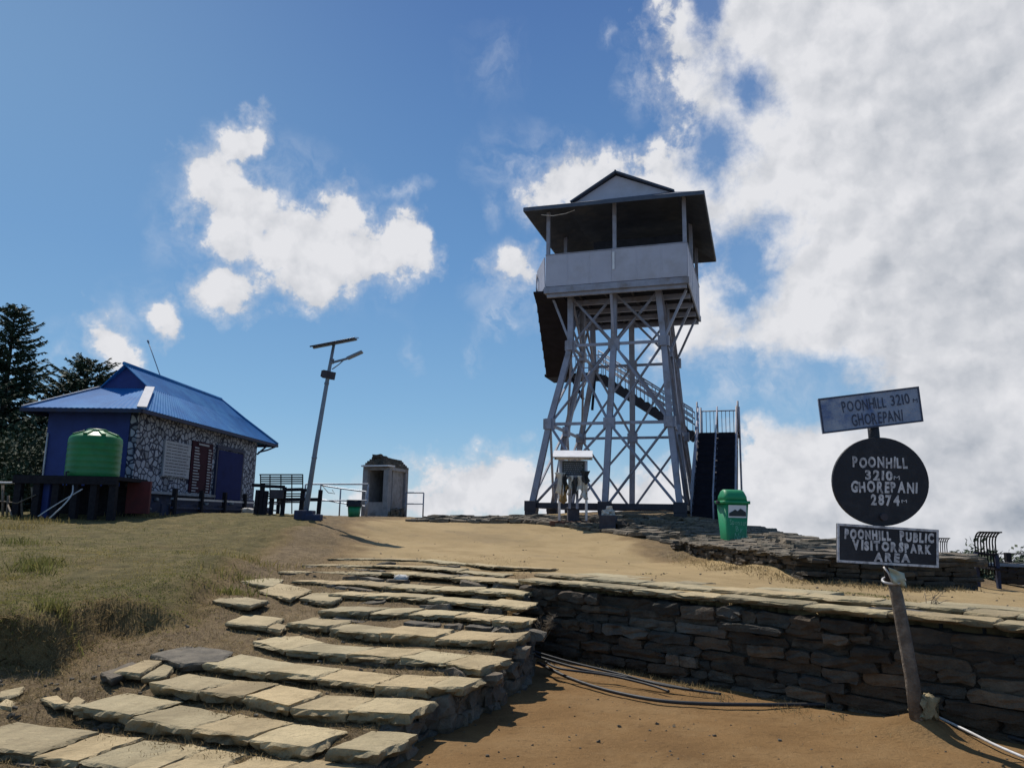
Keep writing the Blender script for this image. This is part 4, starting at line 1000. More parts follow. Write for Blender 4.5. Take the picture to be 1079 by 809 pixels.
# ------------------------------------------------------------------ sign post
sp0 = at_y(967, 757, 6.28)
sg = thing('sign_post', 'leaning wooden post carrying three painted name boards in front of the stone wall', 'signpost', (sp0.x, sp0.y, sp0.z))
YS = sp0.y
def s_at(px, py, dy=0.0): return at_y(px, py, YS + dy)
mb = MB(); mb.tube([s_at(968, 770), s_at(961, 715), s_at(953, 670), s_at(945, 628), s_at(941, 612)], [.054, .053, .050, .047, .043], 12)
for v in mb.v: q = mnoise.noise(v * 7); v.x += q * .008; v.y += q * .008
post = mb.build('post', M['wood'], sg, True)
mb = MB(); mb.tube([s_at(940, 612, -.02), s_at(925, 550, .05), s_at(921, 460, .05), s_at(919, 440, .05)], .045, 10); mb.build('iron_pole', M['black'], sg, True)
mb = MB(); mb.tube([s_at(941.5 + 12 * math.cos(t), 611 + 4 * math.sin(t), -.08 * math.sin(t)) for t in [x * .5 for x in range(14)]], .010, 6); mb.tube([s_at(940, 612, -.07), s_at(936, 603, -.06), s_at(931, 597, -.03)], .008, 5); mb.build('tie', M['whitepipe'], sg, True)
mb = MB(); vs = []; fs = []
for j in range(6):
    for i in range(5):
        px = 936 + i * 4.2 + j * 1.1 * (1 - i * .12); py = 598 + j * 3.2 + i * 1.4; q = mnoise.noise_vector(Vector((i * .6, j * .6, 3))); vs.append(s_at(px, py, -.09 + q.y * .06))
for j in range(5):
    for i in range(4): a = j * 5 + i; fs.append((a, a + 5, a + 6, a + 1))
mb.add(vs, fs, True); o = mb.build('torn_plastic', M['plasticbag'], sg, True); o.modifiers.new('thick', 'SOLIDIFY').thickness = .004
def board_frame(tl, tr, br, bl):
    """corner pixels of a flat board -> its plane"""
    return [s_at(*q) for q in (tl, tr, br, bl)]
def bil(c, u, v, out): return (c[3].lerp(c[2], u)).lerp(c[0].lerp(c[1], u), v) + Vector((0, -out, 0))
def board(name, c, m, th=.02, parent=None):
    mb = MB(); f_ = [bil(c, u, v, 0) for u, v in ((0, 0), (1, 0), (1, 1), (0, 1))]; mb.quad(*f_, th=th); return mb.build(name, m, sg, True, bevel=.003)
c1 = board_frame((862, 420), (968, 407), (973, 444), (867, 457))
bt = board('top_board', c1, M['bluetop'])
def border(c, w, out, m, parent, name='border'):
    mb = MB()
    wu = w / (c[1] - c[0]).length; wv_ = w / (c[0] - c[3]).length
    for u0, u1, v0, v1 in ((0, 1, 0, wv_), (0, 1, 1 - wv_, 1), (0, wu, wv_, 1 - wv_), (1 - wu, 1, wv_, 1 - wv_)):
        q = [bil(c, u, v, out) for u, v in ((u0, v0), (u1, v0), (u1, v1), (u0, v1))]; mb.quad(*q, th=.006)
    return mb.build(name, m, parent, True, frame=sg.name)
border(c1, .014, .004, M['letterdark'], bt, 'rim')
def plate_map(c, out):
    W_, H_ = (c[1] - c[0]).length, (c[0] - c[3]).length
    return (lambda x, z: bil(c, x / W_, z / H_, out)), W_, H_
f1, W_, H_ = plate_map(c1, .004); mb = MB()
letters(mb, 'POONHILL', W_ * .44, H_ * .68, H_ * .30, W_ * .43, f1, .012, 2); letters(mb, '3210', W_ * .80, H_ * .70, H_ * .30, W_ * .19, f1, .012, 3); letters(mb, 'M', W_ * .945, H_ * .62, H_ * .12, W_ * .045, f1, .0, 4); letters(mb, 'GHOREPANI', W_ * .55, H_ * .26, H_ * .32, W_ * .50, f1, .012, 5)
mb.build('lettering', M['letterdark'], bt, True, frame=sg.name)
cc = s_at(928, 507, -.01); RX, RY_ = (s_at(979, 507, -.01) - s_at(877, 507, -.01)).length / 2, (s_at(928, 460, -.01) - s_at(928, 553, -.01)).length / 2
ux = (s_at(979, 508, -.01) - s_at(877, 506, -.01)).normalized(); uz = (s_at(927, 460, -.01) - s_at(929, 553, -.01)).normalized(); uy = uz.cross(ux).normalized()
if uy.y > 0: uy = -uy
mb = MB(); n_ = 56; fr, bk = [], []
for k in range(n_):
    a = 2 * math.pi * k / n_; rr = 1 + .018 * mnoise.noise(Vector((math.cos(a) * 1.3, math.sin(a) * 1.3, 5)))
    p = cc + ux * RX * rr * math.cos(a) + uz * RY_ * rr * math.sin(a); fr.append(p); bk.append(p - uy * .03)
mb.add(fr + bk, [list(range(n_)), list(range(n_, 2 * n_))[::-1]] + [(k, k + n_, (k + 1) % n_ + n_, (k + 1) % n_) for k in range(n_)])
rb = mb.build('round_board', M['black'], sg, True, bevel=.003)
f2 = lambda x, z: cc + ux * x + uz * z + uy * .004
mb = MB(); k2 = RX / 51.0
letters(mb, 'POONHILL', -.5 * k2, 20 * k2, 10.5 * k2, 58 * k2, f2, .045, 12); letters(mb, '3210', -2 * k2, 6.5 * k2, 9.5 * k2, 29 * k2, f2, .045, 13); letters(mb, 'M', 16.8 * k2, 4.0 * k2, 4.2 * k2, 6.5 * k2, f2, .01, 14); letters(mb, 'GHOREPANI', 3 * k2, -6 * k2, 10.5 * k2, 70 * k2, f2, .045, 15); letters(mb, '2874', 4 * k2, -19 * k2, 10.5 * k2, 30 * k2, f2, .045, 16)
letters(mb, 'M', 24 * k2, -20.5 * k2, 3.2 * k2, 5.5 * k2, f2, .0, 17)
mb.build('lettering', M['whitepaint'], rb, True, frame=sg.name)
mb = MB(); q = f2(2 * k2, -37 * k2); mb.tube([q + uy * -.01, q + uy * .018], .03, 10); mb.build('bolt', M['darkconcrete'], rb, True, frame=sg.name)
c3 = [s_at(*q, -.05) for q in ((882, 551), (989, 558), (989, 598), (882, 592))]
bb = board('lower_board', c3, M['black'])
border(c3, .018, .004, M['whitepaint'], bb)
f3, W_, H_ = plate_map(c3, .004); mb = MB()
letters(mb, 'POONHILL', W_ * .30, H_ * .75, H_ * .215, W_ * .46, f3, 0.07, 22); letters(mb, 'PUBLIC', W_ * .785, H_ * .765, H_ * .225, W_ * .335, f3, 0.07, 23); letters(mb, 'VISITORS', W_ * .40, H_ * .475, H_ * .22, W_ * .50, f3, 0.07, 24); letters(mb, 'PARK', W_ * .795, H_ * .465, H_ * .215, W_ * .26, f3, .072, 25); letters(mb, 'AREA', W_ * .54, H_ * .20, H_ * .20, W_ * .36, f3, .06, 26)
mb.build('lettering', M['whitepaint'], bb, True, frame=sg.name)

# ------------------------------------------------------------------ hoses and pipe at the foot of the wall
def gpath(P, lift, n=10):
    w = [at_z(px, py, z) for px, py, z in P]; out = []
    for k in range(len(w) - 1):
        p0, p1, p2, p3 = w[max(k - 1, 0)], w[k], w[k + 1], w[min(k + 2, len(w) - 1)]
        for j in range(n):
            t = j / n; out.append(.5 * ((2 * p1) + (p2 - p0) * t + (2 * p0 - 5 * p1 + 4 * p2 - p3) * t * t + (3 * p1 - p0 - 3 * p2 + p3) * t ** 3))
    out.append(w[-1]); 
    return [Vector((p.x, p.y, max(p.z, gz(p.x, p.y) + lift))) for p in out]
HOSES = [([(567,698,.10),(600,714,.05),(640,727,.03),(690,737,.03),(740,741,.03),(800,742,.03),(860,742,.03),(930,743,.05),(990,756,.03),(1085,782,.03)], .017, 'thick black hose along the sunny foot of the stone wall'),
 ([(559,685,.22),(600,697,.15),(650,709,.10),(700,722,.06),(760,731,.04)], .012, 'thin black hose lying nearest the stone wall'),
 ([(562,690,.18),(610,704,.11),(660,713,.08),(730,727,.05)], .013, 'thin black hose sagging between two others'),
 ([(575,697,.12),(590,704,.12),(640,711,.09),(680,720,.06),(705,728,.04)], .012, 'short black hose curling off the steps corner'),
 ([(880,737,.08),(930,741,.06),(1000,750,.06),(1050,765,.05),(1085,776,.05)], .016, 'black hose passing behind the sign post')]
for P, r_, lab in HOSES:
    mb = MB(); mb.tube(gpath(P, r_), r_, 8); tag(mb.build('hose', M['hose']), lab, 'hose', 'hoses at the wall foot')
mb = MB(); mb.tube(gpath([(984,753,.10),(1020,770,.06),(1050,785,.04),(1085,800,.03)], -.0 + .012), .011, 8); tag(mb.build('pipe', M['whitepipe']), 'thin white plastic pipe on the ground right of the sign post', 'pipe')
mb = MB(); mb.beam(at_z(993, 751, .05) + Vector((0, 0, .02)), at_z(1059, 771, .03) + Vector((0, 0, .02)), .06, .03); tag(mb.build('wooden_lath', M['wood']), 'weathered wooden lath lying by the wall right of the sign post', 'lath')

# ------------------------------------------------------------------ street lamp
lp = at_y(321, 546, 18.6); lz = gz(lp.x, lp.y)
lm = thing('street_lamp', 'leaning grey solar street lamp beside the slatted bench and white railing', 'street lamp', (lp.x, lp.y, lz))
def l_at(px, py, dy=0.0): return at_y(px, py, lp.y + dy)
mb = MB(); mb.tube([l_at(321, 547), l_at(333, 470), l_at(345, 400), l_at(347, 389), l_at(349, 378), l_at(352, 362)], [.066, .058, .05, .045, .04, .036], 12)
pole = mb.build('pole', M['lampsteel'], lm, True)
mb = MB(); 
for a, b, r_ in ((331, 483, .068), (344, 405, .06), (349, 383, .06), (349.5, 380, .06)): mb.tube([l_at(a, b), l_at(a + .4, b - 2)], r_, 12)
mb.build('collar', M['lampsteel'], pole, True, frame=lm.name)
mb = MB(); a, b = l_at(329.5, 365), l_at(376, 356); mb.beam(a, b, .70, .035, up=(0, -.23, 1)); sp_ = mb.build('solar_panel', M['panelglass'], lm, True, bevel=.004)
mb = MB(); mb.beam(l_at(330, 365) + Vector((0, 0, -.03)), l_at(376, 356) + Vector((0, 0, -.03)), .10, .05); mb.build('panel_frame', M['lampsteel'], sp_, True, frame=lm.name)
mb = MB(); mb.tube([l_at(350, 382), l_at(365, 378), l_at(381, 371)], [.03, .03, .035], 8); mb.tube([l_at(350, 389), l_at(357, 384), l_at(362, 379.5)], .014, 6); arm = mb.build('lamp_arm', M['lampsteel'], lm, True)
mb = MB(); mb.beam(l_at(366, 377.7), l_at(382, 370.5), .20, .05); mb.build('lamp_head', M['lampsteel'], arm, True, frame=lm.name, bevel=.01)
mb = MB(); R_ = Matrix.Rotation(rad(8), 3, 'Y'); mb.box(l_at(345.5, 395), (.30, .22, .16), R_); mb.box(l_at(342.5, 394, -.10), (.13, .04, .19), R_); mb.box(l_at(350.5, 396, -.10), (.13, .04, .19), R_); mb.build('battery_box', M['darkconcrete'], lm, True, bevel=.01)
mb = MB(); mb.box((0, 0, .04), (.42, .42, .30)); mb.box((.25, -.1, .0), (.35, .3, .2)); mb.build('base_block', M['bluedark'], lm, bevel=.02)

# ------------------------------------------------------------------ kiosk
kc = at_y(407, 542, 25.5); kz = gz(kc.x, kc.y); KS = 25.5 / 812.0
kk = thing('stone_kiosk', 'small open grey masonry kiosk with a steep stone slab roof on the crest', 'kiosk', (kc.x, kc.y, kz), 0)
ua = (at_y(382, 541, 25.9) - kc); ua.z = 0; ub = (at_y(427, 541, 27.0) - kc); ub.z = 0; KW, KD = ua.length, ub.length; ua.normalize(); ub.normalize()
def kp(a, b, z): return kc + ua * a * KW + ub * b * KD + Vector((0, 0, kz - kc.z + z))
H1 = 49 * KS
for a, b in ((0, 0), (1, 0), (0, 1), (1, 1)):
    mb = MB(); p = kp(a * .9 + .05, b * .9 + .05, 0); mb.beam(p + Vector((0, 0, -.3)), p + Vector((0, 0, H1)), .17 if (a, b) != (0, 0) else .21, .2, up=ua); mb.build('pillar', M['concrete'], kk, True, bevel=.01)
mb = MB(); mb.beam(kp(.12, .05, .2), kp(.88, .05, .2), .18, .55); mb.build('sill_wall', M['concrete'], kk, True)
mb = MB(); mb.beam(kp(.15, .93, H1 / 2), kp(.85, .93, H1 / 2), .08, H1); mb.beam(kp(.92, .12, H1 / 2), kp(.92, .88, H1 / 2), .08, H1); mb.beam(kp(.08, .30, H1 / 2), kp(.08, .88, H1 / 2), .06, H1); mb.build('inner_wall', M['concrete'], kk, True)
mb = MB()
for p, q in (((0, .05), (1, .05)), ((.05, 0), (.05, 1)), ((0, .95), (1, .95)), ((.95, 0), (.95, 1))): mb.beam(kp(*p, H1 + .04), kp(*q, H1 + .04 + .002 * p[1]), .2, .10 + .004 * q[0])
mb.build('lintel', M['concrete'], kk, True)
mb = MB(); mb.beam(kp(-.12, .02, H1 + .12), kp(1.02, .02, H1 + .12), .42, .05); mb.build('canopy_edge', M['whitesheet'], kk, True)
mb = MB(91)
for c_ in range(5):
    t = c_ / 4.5; z = H1 + .12 + c_ * .065; a0, a1 = -.04 + .34 * t, 1.04 - .34 * t
    x = a0
    for sx_ in range(3):
        for sy_ in range(4):
            p = kp(a0 + (a1 - a0) * (sx_ + .5) / 3, -.06 + .10 * t + (1.10 - .12 * t) * (sy_ + .5) / 4, z); mb.stone(p, (KW * (a1 - a0) / 3 * 1.05, KD * .30, .09), ua, ub, .18, (2, 2, 2), tilt=.03, tint=(.55, .56, .6))
for k in range(5): mb.stone(kp(.5, .05 + k * .22, H1 + .12 + .33 - .03 * k), (.34, .3, .11), ua, ub, .3, (2, 2, 2), tilt=.1, tint=(.5, .5, .52))
mb.build('slab_roof', M['rubble'], kk, True)
mb = MB(92)
for k in range(9): mb.stone(kp(.0, .1 + k * .09, .1 + .08 * math.sin(k * 2)), (.22, .22, .2), ua, ub, .3, (2, 2, 2), tilt=.2)
mb.build('rubble_heap', M['rubble'], kk, True)

# ------------------------------------------------------------------ railings, bins and benches on the crest
def railing(name, tops, drop, lab, mid=True, m='galv', r_=.022, y=23.0, grp=None):
    P = [at_y(px, py, yy) for px, py, yy in tops]; t = thing(name, lab, 'railing', (P[0].x, P[0].y, gz(P[0].x, P[0].y)), 0, grp)
    mb = MB(); mb.tube(P, r_, 8, smooth=False); mb.build('top_rail', M[m], t, True)
    if mid:
        mb = MB(); mb.tube([p + Vector((0, 0, -drop * .5)) for p in P], r_ * .9, 8, smooth=False); mb.build('middle_rail', M[m], t, True)
    for p in P:
        mb = MB(); mb.tube([Vector((p.x, p.y, gz(p.x, p.y) - .1)), p], r_ * 1.1, 8); mb.build('post', M[m], t, True)
    return t
railing('pipe_railing', [(322,510,22.5),(388,510,22.8)], .95, 'white pipe railing nearest the solar lamp, in front of the kiosk', grp='white pipe railings')
railing('pipe_railing', [(338,511,25.0),(359,514.5,24.6),(386,518,24.2)], .9, 'sloping white pipe railing behind the nearer one by the lamp', grp='white pipe railings')
railing('pipe_railing', [(428,519,26.5),(446.5,519,26.5)], .75, 'short white pipe railing right of the kiosk', grp='white pipe railings')
mb = MB(); 
mb.tube([at_y(340, 512, 24.5), at_y(346, 519, 24.4), at_y(353, 520, 24.4), at_y(350, 516, 24.4)], .012, 5); tag(mb.build('wire', M['hose']), 'loose black wire dangling from the white railing', 'wire')
def small_bin(px, py, y, w, h, lab, m='binplastic'):
    p = at_y(px, py, y); t = thing('waste_basket', lab, 'bin', (p.x, p.y, gz(p.x, p.y)))
    mb = MB(); loft(mb, [(rrect(w * .72, w * .6, .05), 0), (rrect(w * .85, w * .7, .06), h * .6)]); mb.build('bin_body', M[m], t)
    mb = MB(); loft(mb, [(rrect(w, w * .82, .07), h * .6), (rrect(w * 1.02, w * .85, .07), h), (rrect(w * .9, w * .7, .07), h), (rrect(w * .75, w * .6, .07), h * .6)], cap=False); mb.build('liner', M['black'], t); return t
small_bin(373, 543, 21.5, .40, .46, 'small green bin with a black liner in front of the grey kiosk')
# slatted bench frame left of the lamp
b0 = at_y(275, 541, 20.6); b1 = at_y(319, 541, 20.6)
sb = thing('slatted_bench', 'dark metal bench with a high curved slatted back beside the blue house', 'bench', (b0.x, b0.y, gz(b0.x, b0.y)))
mb = MB()
for k, py in enumerate((500, 502.6, 504.8, 507, 509.3)):
    mb.tube([at_y(273.5 + (k > 0) * 1.0, py, 20.6 + .10 * k * .2), at_y(319, py, 20.6 + .10 * k * .2)], .018, 6)
for k, py in enumerate((520, 522.5, 525, 529)): mb.tube([at_y(283, py, 20.5 - .1 * k), at_y(319, py, 20.5 - .1 * k)], .018, 6)
mb.build('slat', M['darkwood'], sb, True)
for px in (274.5, 284.5, 296, 307.5, 319):
    mb = MB(); mb.tube([at_y(px, 500, 20.5), at_y(px, 502, 20.64), at_y(px, 510, 20.66), at_y(px, 522, 20.6), at_y(px, 541, 20.6)], .017, 6); mb.build('frame_bar', M['darkwood'], sb, True)
# dark timber fence by the house corner
fw = thing('timber_fence', 'dark weathered timber fence with top rails between the blue house and the lamp', 'fence', (at_y(268, 542, 19.6).x, 19.6, 1.5))
for px, py, lean in ((270,516,2),(275,512,2),(279,517,2),(286,518,1.5),(298,513,2),(317,516,2.5),(336,516,2)):
    mb = MB(); p = at_y(px + lean, py, 19.5); q = at_y(px - 1, 542, 19.5); mb.beam((q.x, q.y, gz(q.x, q.y) - .15), p, .09, .09); mb.build('post', M['darkwood'], fw, True)
for A_, B_ in (((266,511),(279,511.5)),((279,512),(300,513)),((299,516),(319,515.5)),((318,516),(324,516.5)),((301,526.5),(336,526))):
    mb = MB(); mb.beam(at_y(*A_, 19.45), at_y(*B_, 19.45), .06, .08); mb.build('rail', M['darkwood'], fw, True)
mb = MB(); mb.box(at_y(292, 520.5, 19.35), (.30, .15, .22)); tag(mb.build('meter_box', M['darkconcrete'], bevel=.01), 'dark metal box fixed on the timber fence near the bench', 'box')
# curved rail benches at the right edge
def arch_bench(pl, pr, top, y, lab, nb_=8):
    A_, B_ = at_y(*pl, y), at_y(*pr, y); hgt = at_y(pr[0], top, y).z - B_.z; d = (B_ - A_); d.z = 0; w = d.length; d.normalize(); n = Vector((-d.y, d.x, 0)).normalized()
    z0 = min(gz(A_.x, A_.y), gz(B_.x, B_.y)); t = thing('rail_bench', lab, 'bench', (A_.x, A_.y, z0), 0, 'curved metal benches at the right')
    def arc(x, k=12): return [A_ + d * x + Vector((0, 0, 0)) + (-n * .0 if True else 0) + Vector((0, 0, hgt * .22)) , A_ + d * x + Vector((0, 0, hgt * .78))] + [A_ + d * x - n * (.34 * (1 - math.cos(a))) - d * .10 * (1 - math.cos(a)) + Vector((0, 0, hgt * .78 + hgt * .22 * math.sin(a))) for a in [j * rad(92) / k for j in range(1, k + 1)]]
    for k in range(nb_):
        mb = MB(); mb.tube(arc(w * k / (nb_ - 1)), .012, 6); mb.build('curved_bar', M['darkwood'], t, True)
    mb = MB()
    for q in (.40, .62): mb.tube([A_ + Vector((0, 0, hgt * q)), B_ + Vector((0, 0, hgt * q))], .018, 6)
    for j in (6, 13): mb.tube([arc(0)[j], arc(w)[j]], .010, 6)
    mb.build('cross_bar', M['darkwood'], t, True)
    for p in (A_, B_):
        mb = MB(); mb.beam((p.x, p.y, z0 - .2), p + Vector((0, 0, hgt * .62)), .055, .05); mb.build('leg', M['bluedark'], t, True)
    mb = MB(); mb.box((0, 0, 0), (.01, .01, .01)); mb.v.clear(); mb.f.clear(); mb.sm.clear(); mb.tint.clear()
    c_ = (A_ + B_) / 2
    for k in range(4):
        o_ = -n * (.08 + k * .11); mb.beam(A_ + o_ + Vector((0, 0, hgt * .36)), B_ + o_ + Vector((0, 0, hgt * .36)), .09, .03)
    mb.build('seat', M['darkwood'], t, True)
arch_bench((1031, 618), (1053, 621), 563, 12.6, 'dark metal bench with curved bars over its back at the right edge')
arch_bench((989, 612), (1000.5, 613), 567.5, 19.5, 'smaller dark metal bench with curved bars farther off behind the signs', 6)
tw_ = thing('terrace_wall', 'low dark terrace wall with a pale top behind the curved bench at the right edge', 'wall', (at_y(1060, 616, 13.6).x, 13.6, .5))
mb = MB(61); a, b = at_y(1052, 614, 13.4), at_y(1120, 618, 12.6); d = (b - a); ln = d.length; d.normalize()
for r in range(4):
    x = 0
    while x < ln: l = rg.uniform(.15, .4); c = a + d * (x + l / 2); c.z = at_y(1060, 611, 13.4).z + r * .085; mb.stone(c, (l, .3, .09), d, Vector((-d.y, d.x, 0)), .2, (3, 2, 2), tint=(.35, .38, .45)); x += l
mb.build('stonework', M['wallstone'], tw_, True)
mb = MB(62); mb.beam(a + Vector((0, .1, at_y(1060, 594.5, 13.4).z - a.z)), b + Vector((0, .1, at_y(1060, 594.5, 13.4).z - a.z)), .42, .05); mb.build('coping', M['lampsteel'], tw_, True)
railing('wire_fence', [(988,585,19),(1009,584,18),(1027,583.5,17),(1062,583,16),(1090,583,15.5)], .5, 'thin post and wire fence along the far right edge of the hilltop', True, 'darkconcrete', .012)
for px, py, yy, lab in ((1009, 583, 17.5, 'short dark post between the two curved benches'), (1061.5, 582, 15.5, 'short dark post with a wire loop right of the curved bench')):
    p = at_y(px, py, yy); mb = MB(); mb.beam((p.x, p.y, gz(p.x, p.y) - .1), p, .10, .10); tag(mb.build('wooden_post', M['darkwood'], bevel=.01), lab, 'post')

# ------------------------------------------------------------------ blue house
ang = math.atan2(HE.y - HK.y, HE.x - HK.x); hb = gz(HK.x, HK.y) - .1
hs_ = thing('stone_house', 'small blue house of white painted stones with a blue metal gablet roof', 'house', (HK.x, HK.y, hb), ang)
LNG = (HE - HK).length; WID = 2.30                       # local x along the stone wall, local y to its left (away from the tower)
WT = 4.02 - hb
def wallbox(name, a, b, z0, z1, th, m, par=None):
    mb = MB(); mb.beam((a[0], a[1], (z0 + z1) / 2), (b[0], b[1], (z0 + z1) / 2), th, z1 - z0); return mb.build(name, M[m], par or hs_)
sw = bpy.data.materials.new('white_stones_blue_joints'); sw.use_nodes = True
N, L = sw.node_tree.nodes, sw.node_tree.links; pbs = N['Principled BSDF']; pbs.inputs['Roughness'].default_value = .85
tcs = N.new('ShaderNodeTexCoord'); mp = N.new('ShaderNodeMapping'); mp.inputs[3].default_value = (5.6, 5.6, 6.4); L.new(tcs.outputs['Object'], mp.inputs[0])
nzs = N.new('ShaderNodeTexNoise'); nzs.inputs['Scale'].default_value = 3; L.new(tcs.outputs['Object'], nzs.inputs['Vector'])
ad = N.new('ShaderNodeMix'); ad.data_type = 'RGBA'; ad.blend_type = 'LINEAR_LIGHT'; ad.inputs[0].default_value = .22; L.new(mp.outputs[0], ad.inputs[6]); L.new(nzs.outputs['Color'], ad.inputs[7])
vo = N.new('ShaderNodeTexVoronoi'); vo.feature = 'DISTANCE_TO_EDGE'; vo.inputs['Scale'].default_value = 1; L.new(ad.outputs[2], vo.inputs['Vector'])
vr = N.new('ShaderNodeValToRGB'); vr.color_ramp.elements[0].position = .05; vr.color_ramp.elements[1].position = .13; vr.color_ramp.elements[0].color = (.012, .018, .045, 1); vr.color_ramp.elements[1].color = (.33, .35, .41, 1); L.new(vo.outputs['Distance'], vr.inputs[0])
v2 = N.new('ShaderNodeTexVoronoi'); v2.inputs['Scale'].default_value = 1; L.new(ad.outputs[2], v2.inputs['Vector'])
vh = N.new('ShaderNodeHueSaturation'); vh.inputs['Saturation'].default_value = 0; L.new(v2.outputs['Color'], vh.inputs['Color'])
mrr = N.new('ShaderNodeMapRange'); L.new(vh.outputs[0], mrr.inputs[0]); mrr.inputs[3].default_value = .35; mrr.inputs[4].default_value = 1.1
mx = N.new('ShaderNodeMix'); mx.data_type = 'RGBA'; mx.blend_type = 'MULTIPLY'; mx.inputs[0].default_value = 1; L.new(vr.outputs[0], mx.inputs[6]); L.new(mrr.outputs[0], mx.inputs[7])
L.new(mx.outputs[2], pbs.inputs['Base Color']); bpz = N.new('ShaderNodeBump'); bpz.inputs['Strength'].default_value = .8; bpz.inputs['Distance'].default_value = .04; L.new(vr.outputs[0], bpz.inputs['Height']); L.new(bpz.outputs[0], pbs.inputs['Normal'])
M['stonewall'] = sw
stw = wallbox('stone_wall', (0, .10), (LNG, .10), .62, WT, .2, 'stonewall')
wallbox('plinth', (-.02, .09), (LNG + .02, .09), -.3, .62, .24, 'bluedark')
wallbox('front_wall', (.08, .21), (.08, WID), -.3, WT, .16, 'bluewall'); wallbox('rear_wall', (LNG - .08, .21), (LNG - .08, WID), -.3, WT, .16, 'bluewall'); wallbox('far_wall', (.17, WID - .08), (LNG - .17, WID - .08), -.3, WT, .16, 'bluewall')
mb = MB(); mb.tube([(-.03, WID - .05, .2), (-.03, WID - .05, WT - .55)], .02, 6); mb.build('conduit', M['whitepipe'], hs_)
# openings and boards on the stone wall (x along the wall)
def hx(px): 
    best = min((abs((lambda p: 0)(0)), 0) for _ in [0]); lo, hi = -1, LNG + 1
    for _ in range(40):
        m_ = (lo + hi) / 2; w = Matrix.Translation((HK.x, HK.y, hb)) @ Matrix.Rotation(ang, 4, 'Z') @ Vector((m_, 0, 1.5)); v = CR.transposed() @ (w - Vector((0, 0, EYE))); x = 539.5 + FPX * v.x / -v.z
        if x < px: lo = m_
        else: hi = m_
    return (lo + hi) / 2
def wall_board(name, px0, px1, z0, z1, m, th=.05):
    mb = MB(); a, b = hx(px0), hx(px1); mb.box(((a + b) / 2, -th / 2 - .004, (z0 + z1) / 2), (b - a, th, z1 - z0)); return mb.build(name, M[m], hs_, bevel=.004), a, b
wz = lambda f: .62 + (WT - .62) * f
pbd, a, b = wall_board('notice_panel', 170.5, 198, wz(.24), wz(.72), 'paper')
mb = MB(); gg = random.Random(4)
for r in range(11):
    x = a + .1
    while x < b - .2: l = gg.uniform(.05, .3); mb.box((x + l / 2, -.058, wz(.68) - r * .085), (l, .006, .018)); x += l + .05
mb.build('lettering', M['darkconcrete'], pbd)
mbd, a, b = wall_board('price_board', 200, 222, wz(.06), wz(.80), 'maroon', .03)
mb = MB(); w_ = b - a
for r in range(17):
    z = wz(.70) - r * .082
    for f0, f1 in ((.08, .38), (.74, .94)): l = w_ * (f1 - f0) * gg.uniform(.6, 1); mb.box((a + w_ * f0 + l / 2, -.058, z), (l, .006, .034))
mb.box((a + w_ * .5, -.058, wz(.76)), (w_ * .5, .006, .05)); mb.build('lettering', M['paper'], mbd)
dr, a, b = wall_board('door', 227.5, 253, wz(-.02), wz(.74), 'bluedoor', .06)
mb = MB()
for q in (a - .07, b + .07): mb.box((q, -.02, wz(.36)), (.1, .08, wz(.76) - wz(-.02)))
mb.box(((a + b) / 2, -.021, wz(.76) + .05), (b - a + .26, .083, .11))
mb.build('door_frame', M['bluedark'], dr)
mb = MB(); mb.box((hx(190), -.10, .66), (hx(224) - hx(150), .16, .07)); mb.build('ledge', M['concrete'], hs_)
for k in range(14):
    mb = MB(930 + k); mb.stone((hx(160 + k * 6.5), -.06, gg.uniform(.1, .5)), (gg.uniform(.08, .22), .08, gg.uniform(.06, .14)), None, None, .3, (2, 2, 2), tint=(1, 1, 1)); mb.build('pale_stone', M['concrete'], hs_)
# roof with gablets
OV, OVE = .36, .55
def corr(pts4, n, m, name, par, amp=.006):
    """corrugated sheet over a quad: pts4 = eave a, eave b, top b, top a"""
    a, b, c, d = map(Vector, pts4); nn = (b - a).cross(d - a).normalized(); vs, fs = [], []
    for k in range(n * 4 + 1):
        u = k / (n * 4); h = amp * math.sin(2 * math.pi * u * n)
        p, q = a.lerp(b, u) + nn * h, d.lerp(c, u) + nn * h; vs += [p, q, p - nn * .02, q - nn * .02]
    for k in range(n * 4):
        i = k * 4; fs += [(i, i + 4, i + 5, i + 1), (i + 2, i + 3, i + 7, i + 6), (i, i + 2, i + 6, i + 4), (i + 1, i + 5, i + 7, i + 3)]
    fs += [(0, 1, 3, 2), (n * 16, n * 16 + 2, n * 16 + 3, n * 16 + 1)]
    mb = MB(); mb.add(vs, fs); return mb.build(name, M[m], par)
E0 = WT + .02; RZh = 5.46 - hb; yc = WID / 2
eK, eL, eKb, eLb = (-OVE, -OV, E0), (-OVE, WID + OV, E0), (LNG + OVE + .5, -OV, E0 + .03), (LNG + OVE + .5, WID + OV, E0)
GF, GB, gw, gz_ = 1.25, LNG - .65, .70, E0 + .78
rF, rB = (GF, yc, RZh), (GB, yc, RZh)
gK, gL, gKb, gLb = (GF, yc - gw, gz_), (GF, yc + gw, gz_), (GB + .5, yc - gw, gz_), (GB + .5, yc + gw, gz_)
hr = corr((eL, eK, gK, gL), 22, 'blueroof', 'roof', hs_)
corr((eK, eKb, gKb, gK), 60, 'blueroof', 'roof_sheet', hr); corr((gK, gKb, (GB, yc, RZh), (GF - .12, yc, RZh)), 56, 'blueroof', 'roof_sheet', hr)
corr((eLb, eL, gL, gLb), 60, 'blueroof', 'roof_sheet', hr); corr((gLb, gL, (GF - .12, yc, RZh), (GB, yc, RZh)), 56, 'blueroof', 'roof_sheet', hr)
corr((eKb, eLb, gLb, gKb), 20, 'blueroof', 'roof_sheet', hr)
mb = MB(); mb.tri(gKb, gLb, rB, .02); mb.build('rear_gable_sheet', M['blueroof'], hr)
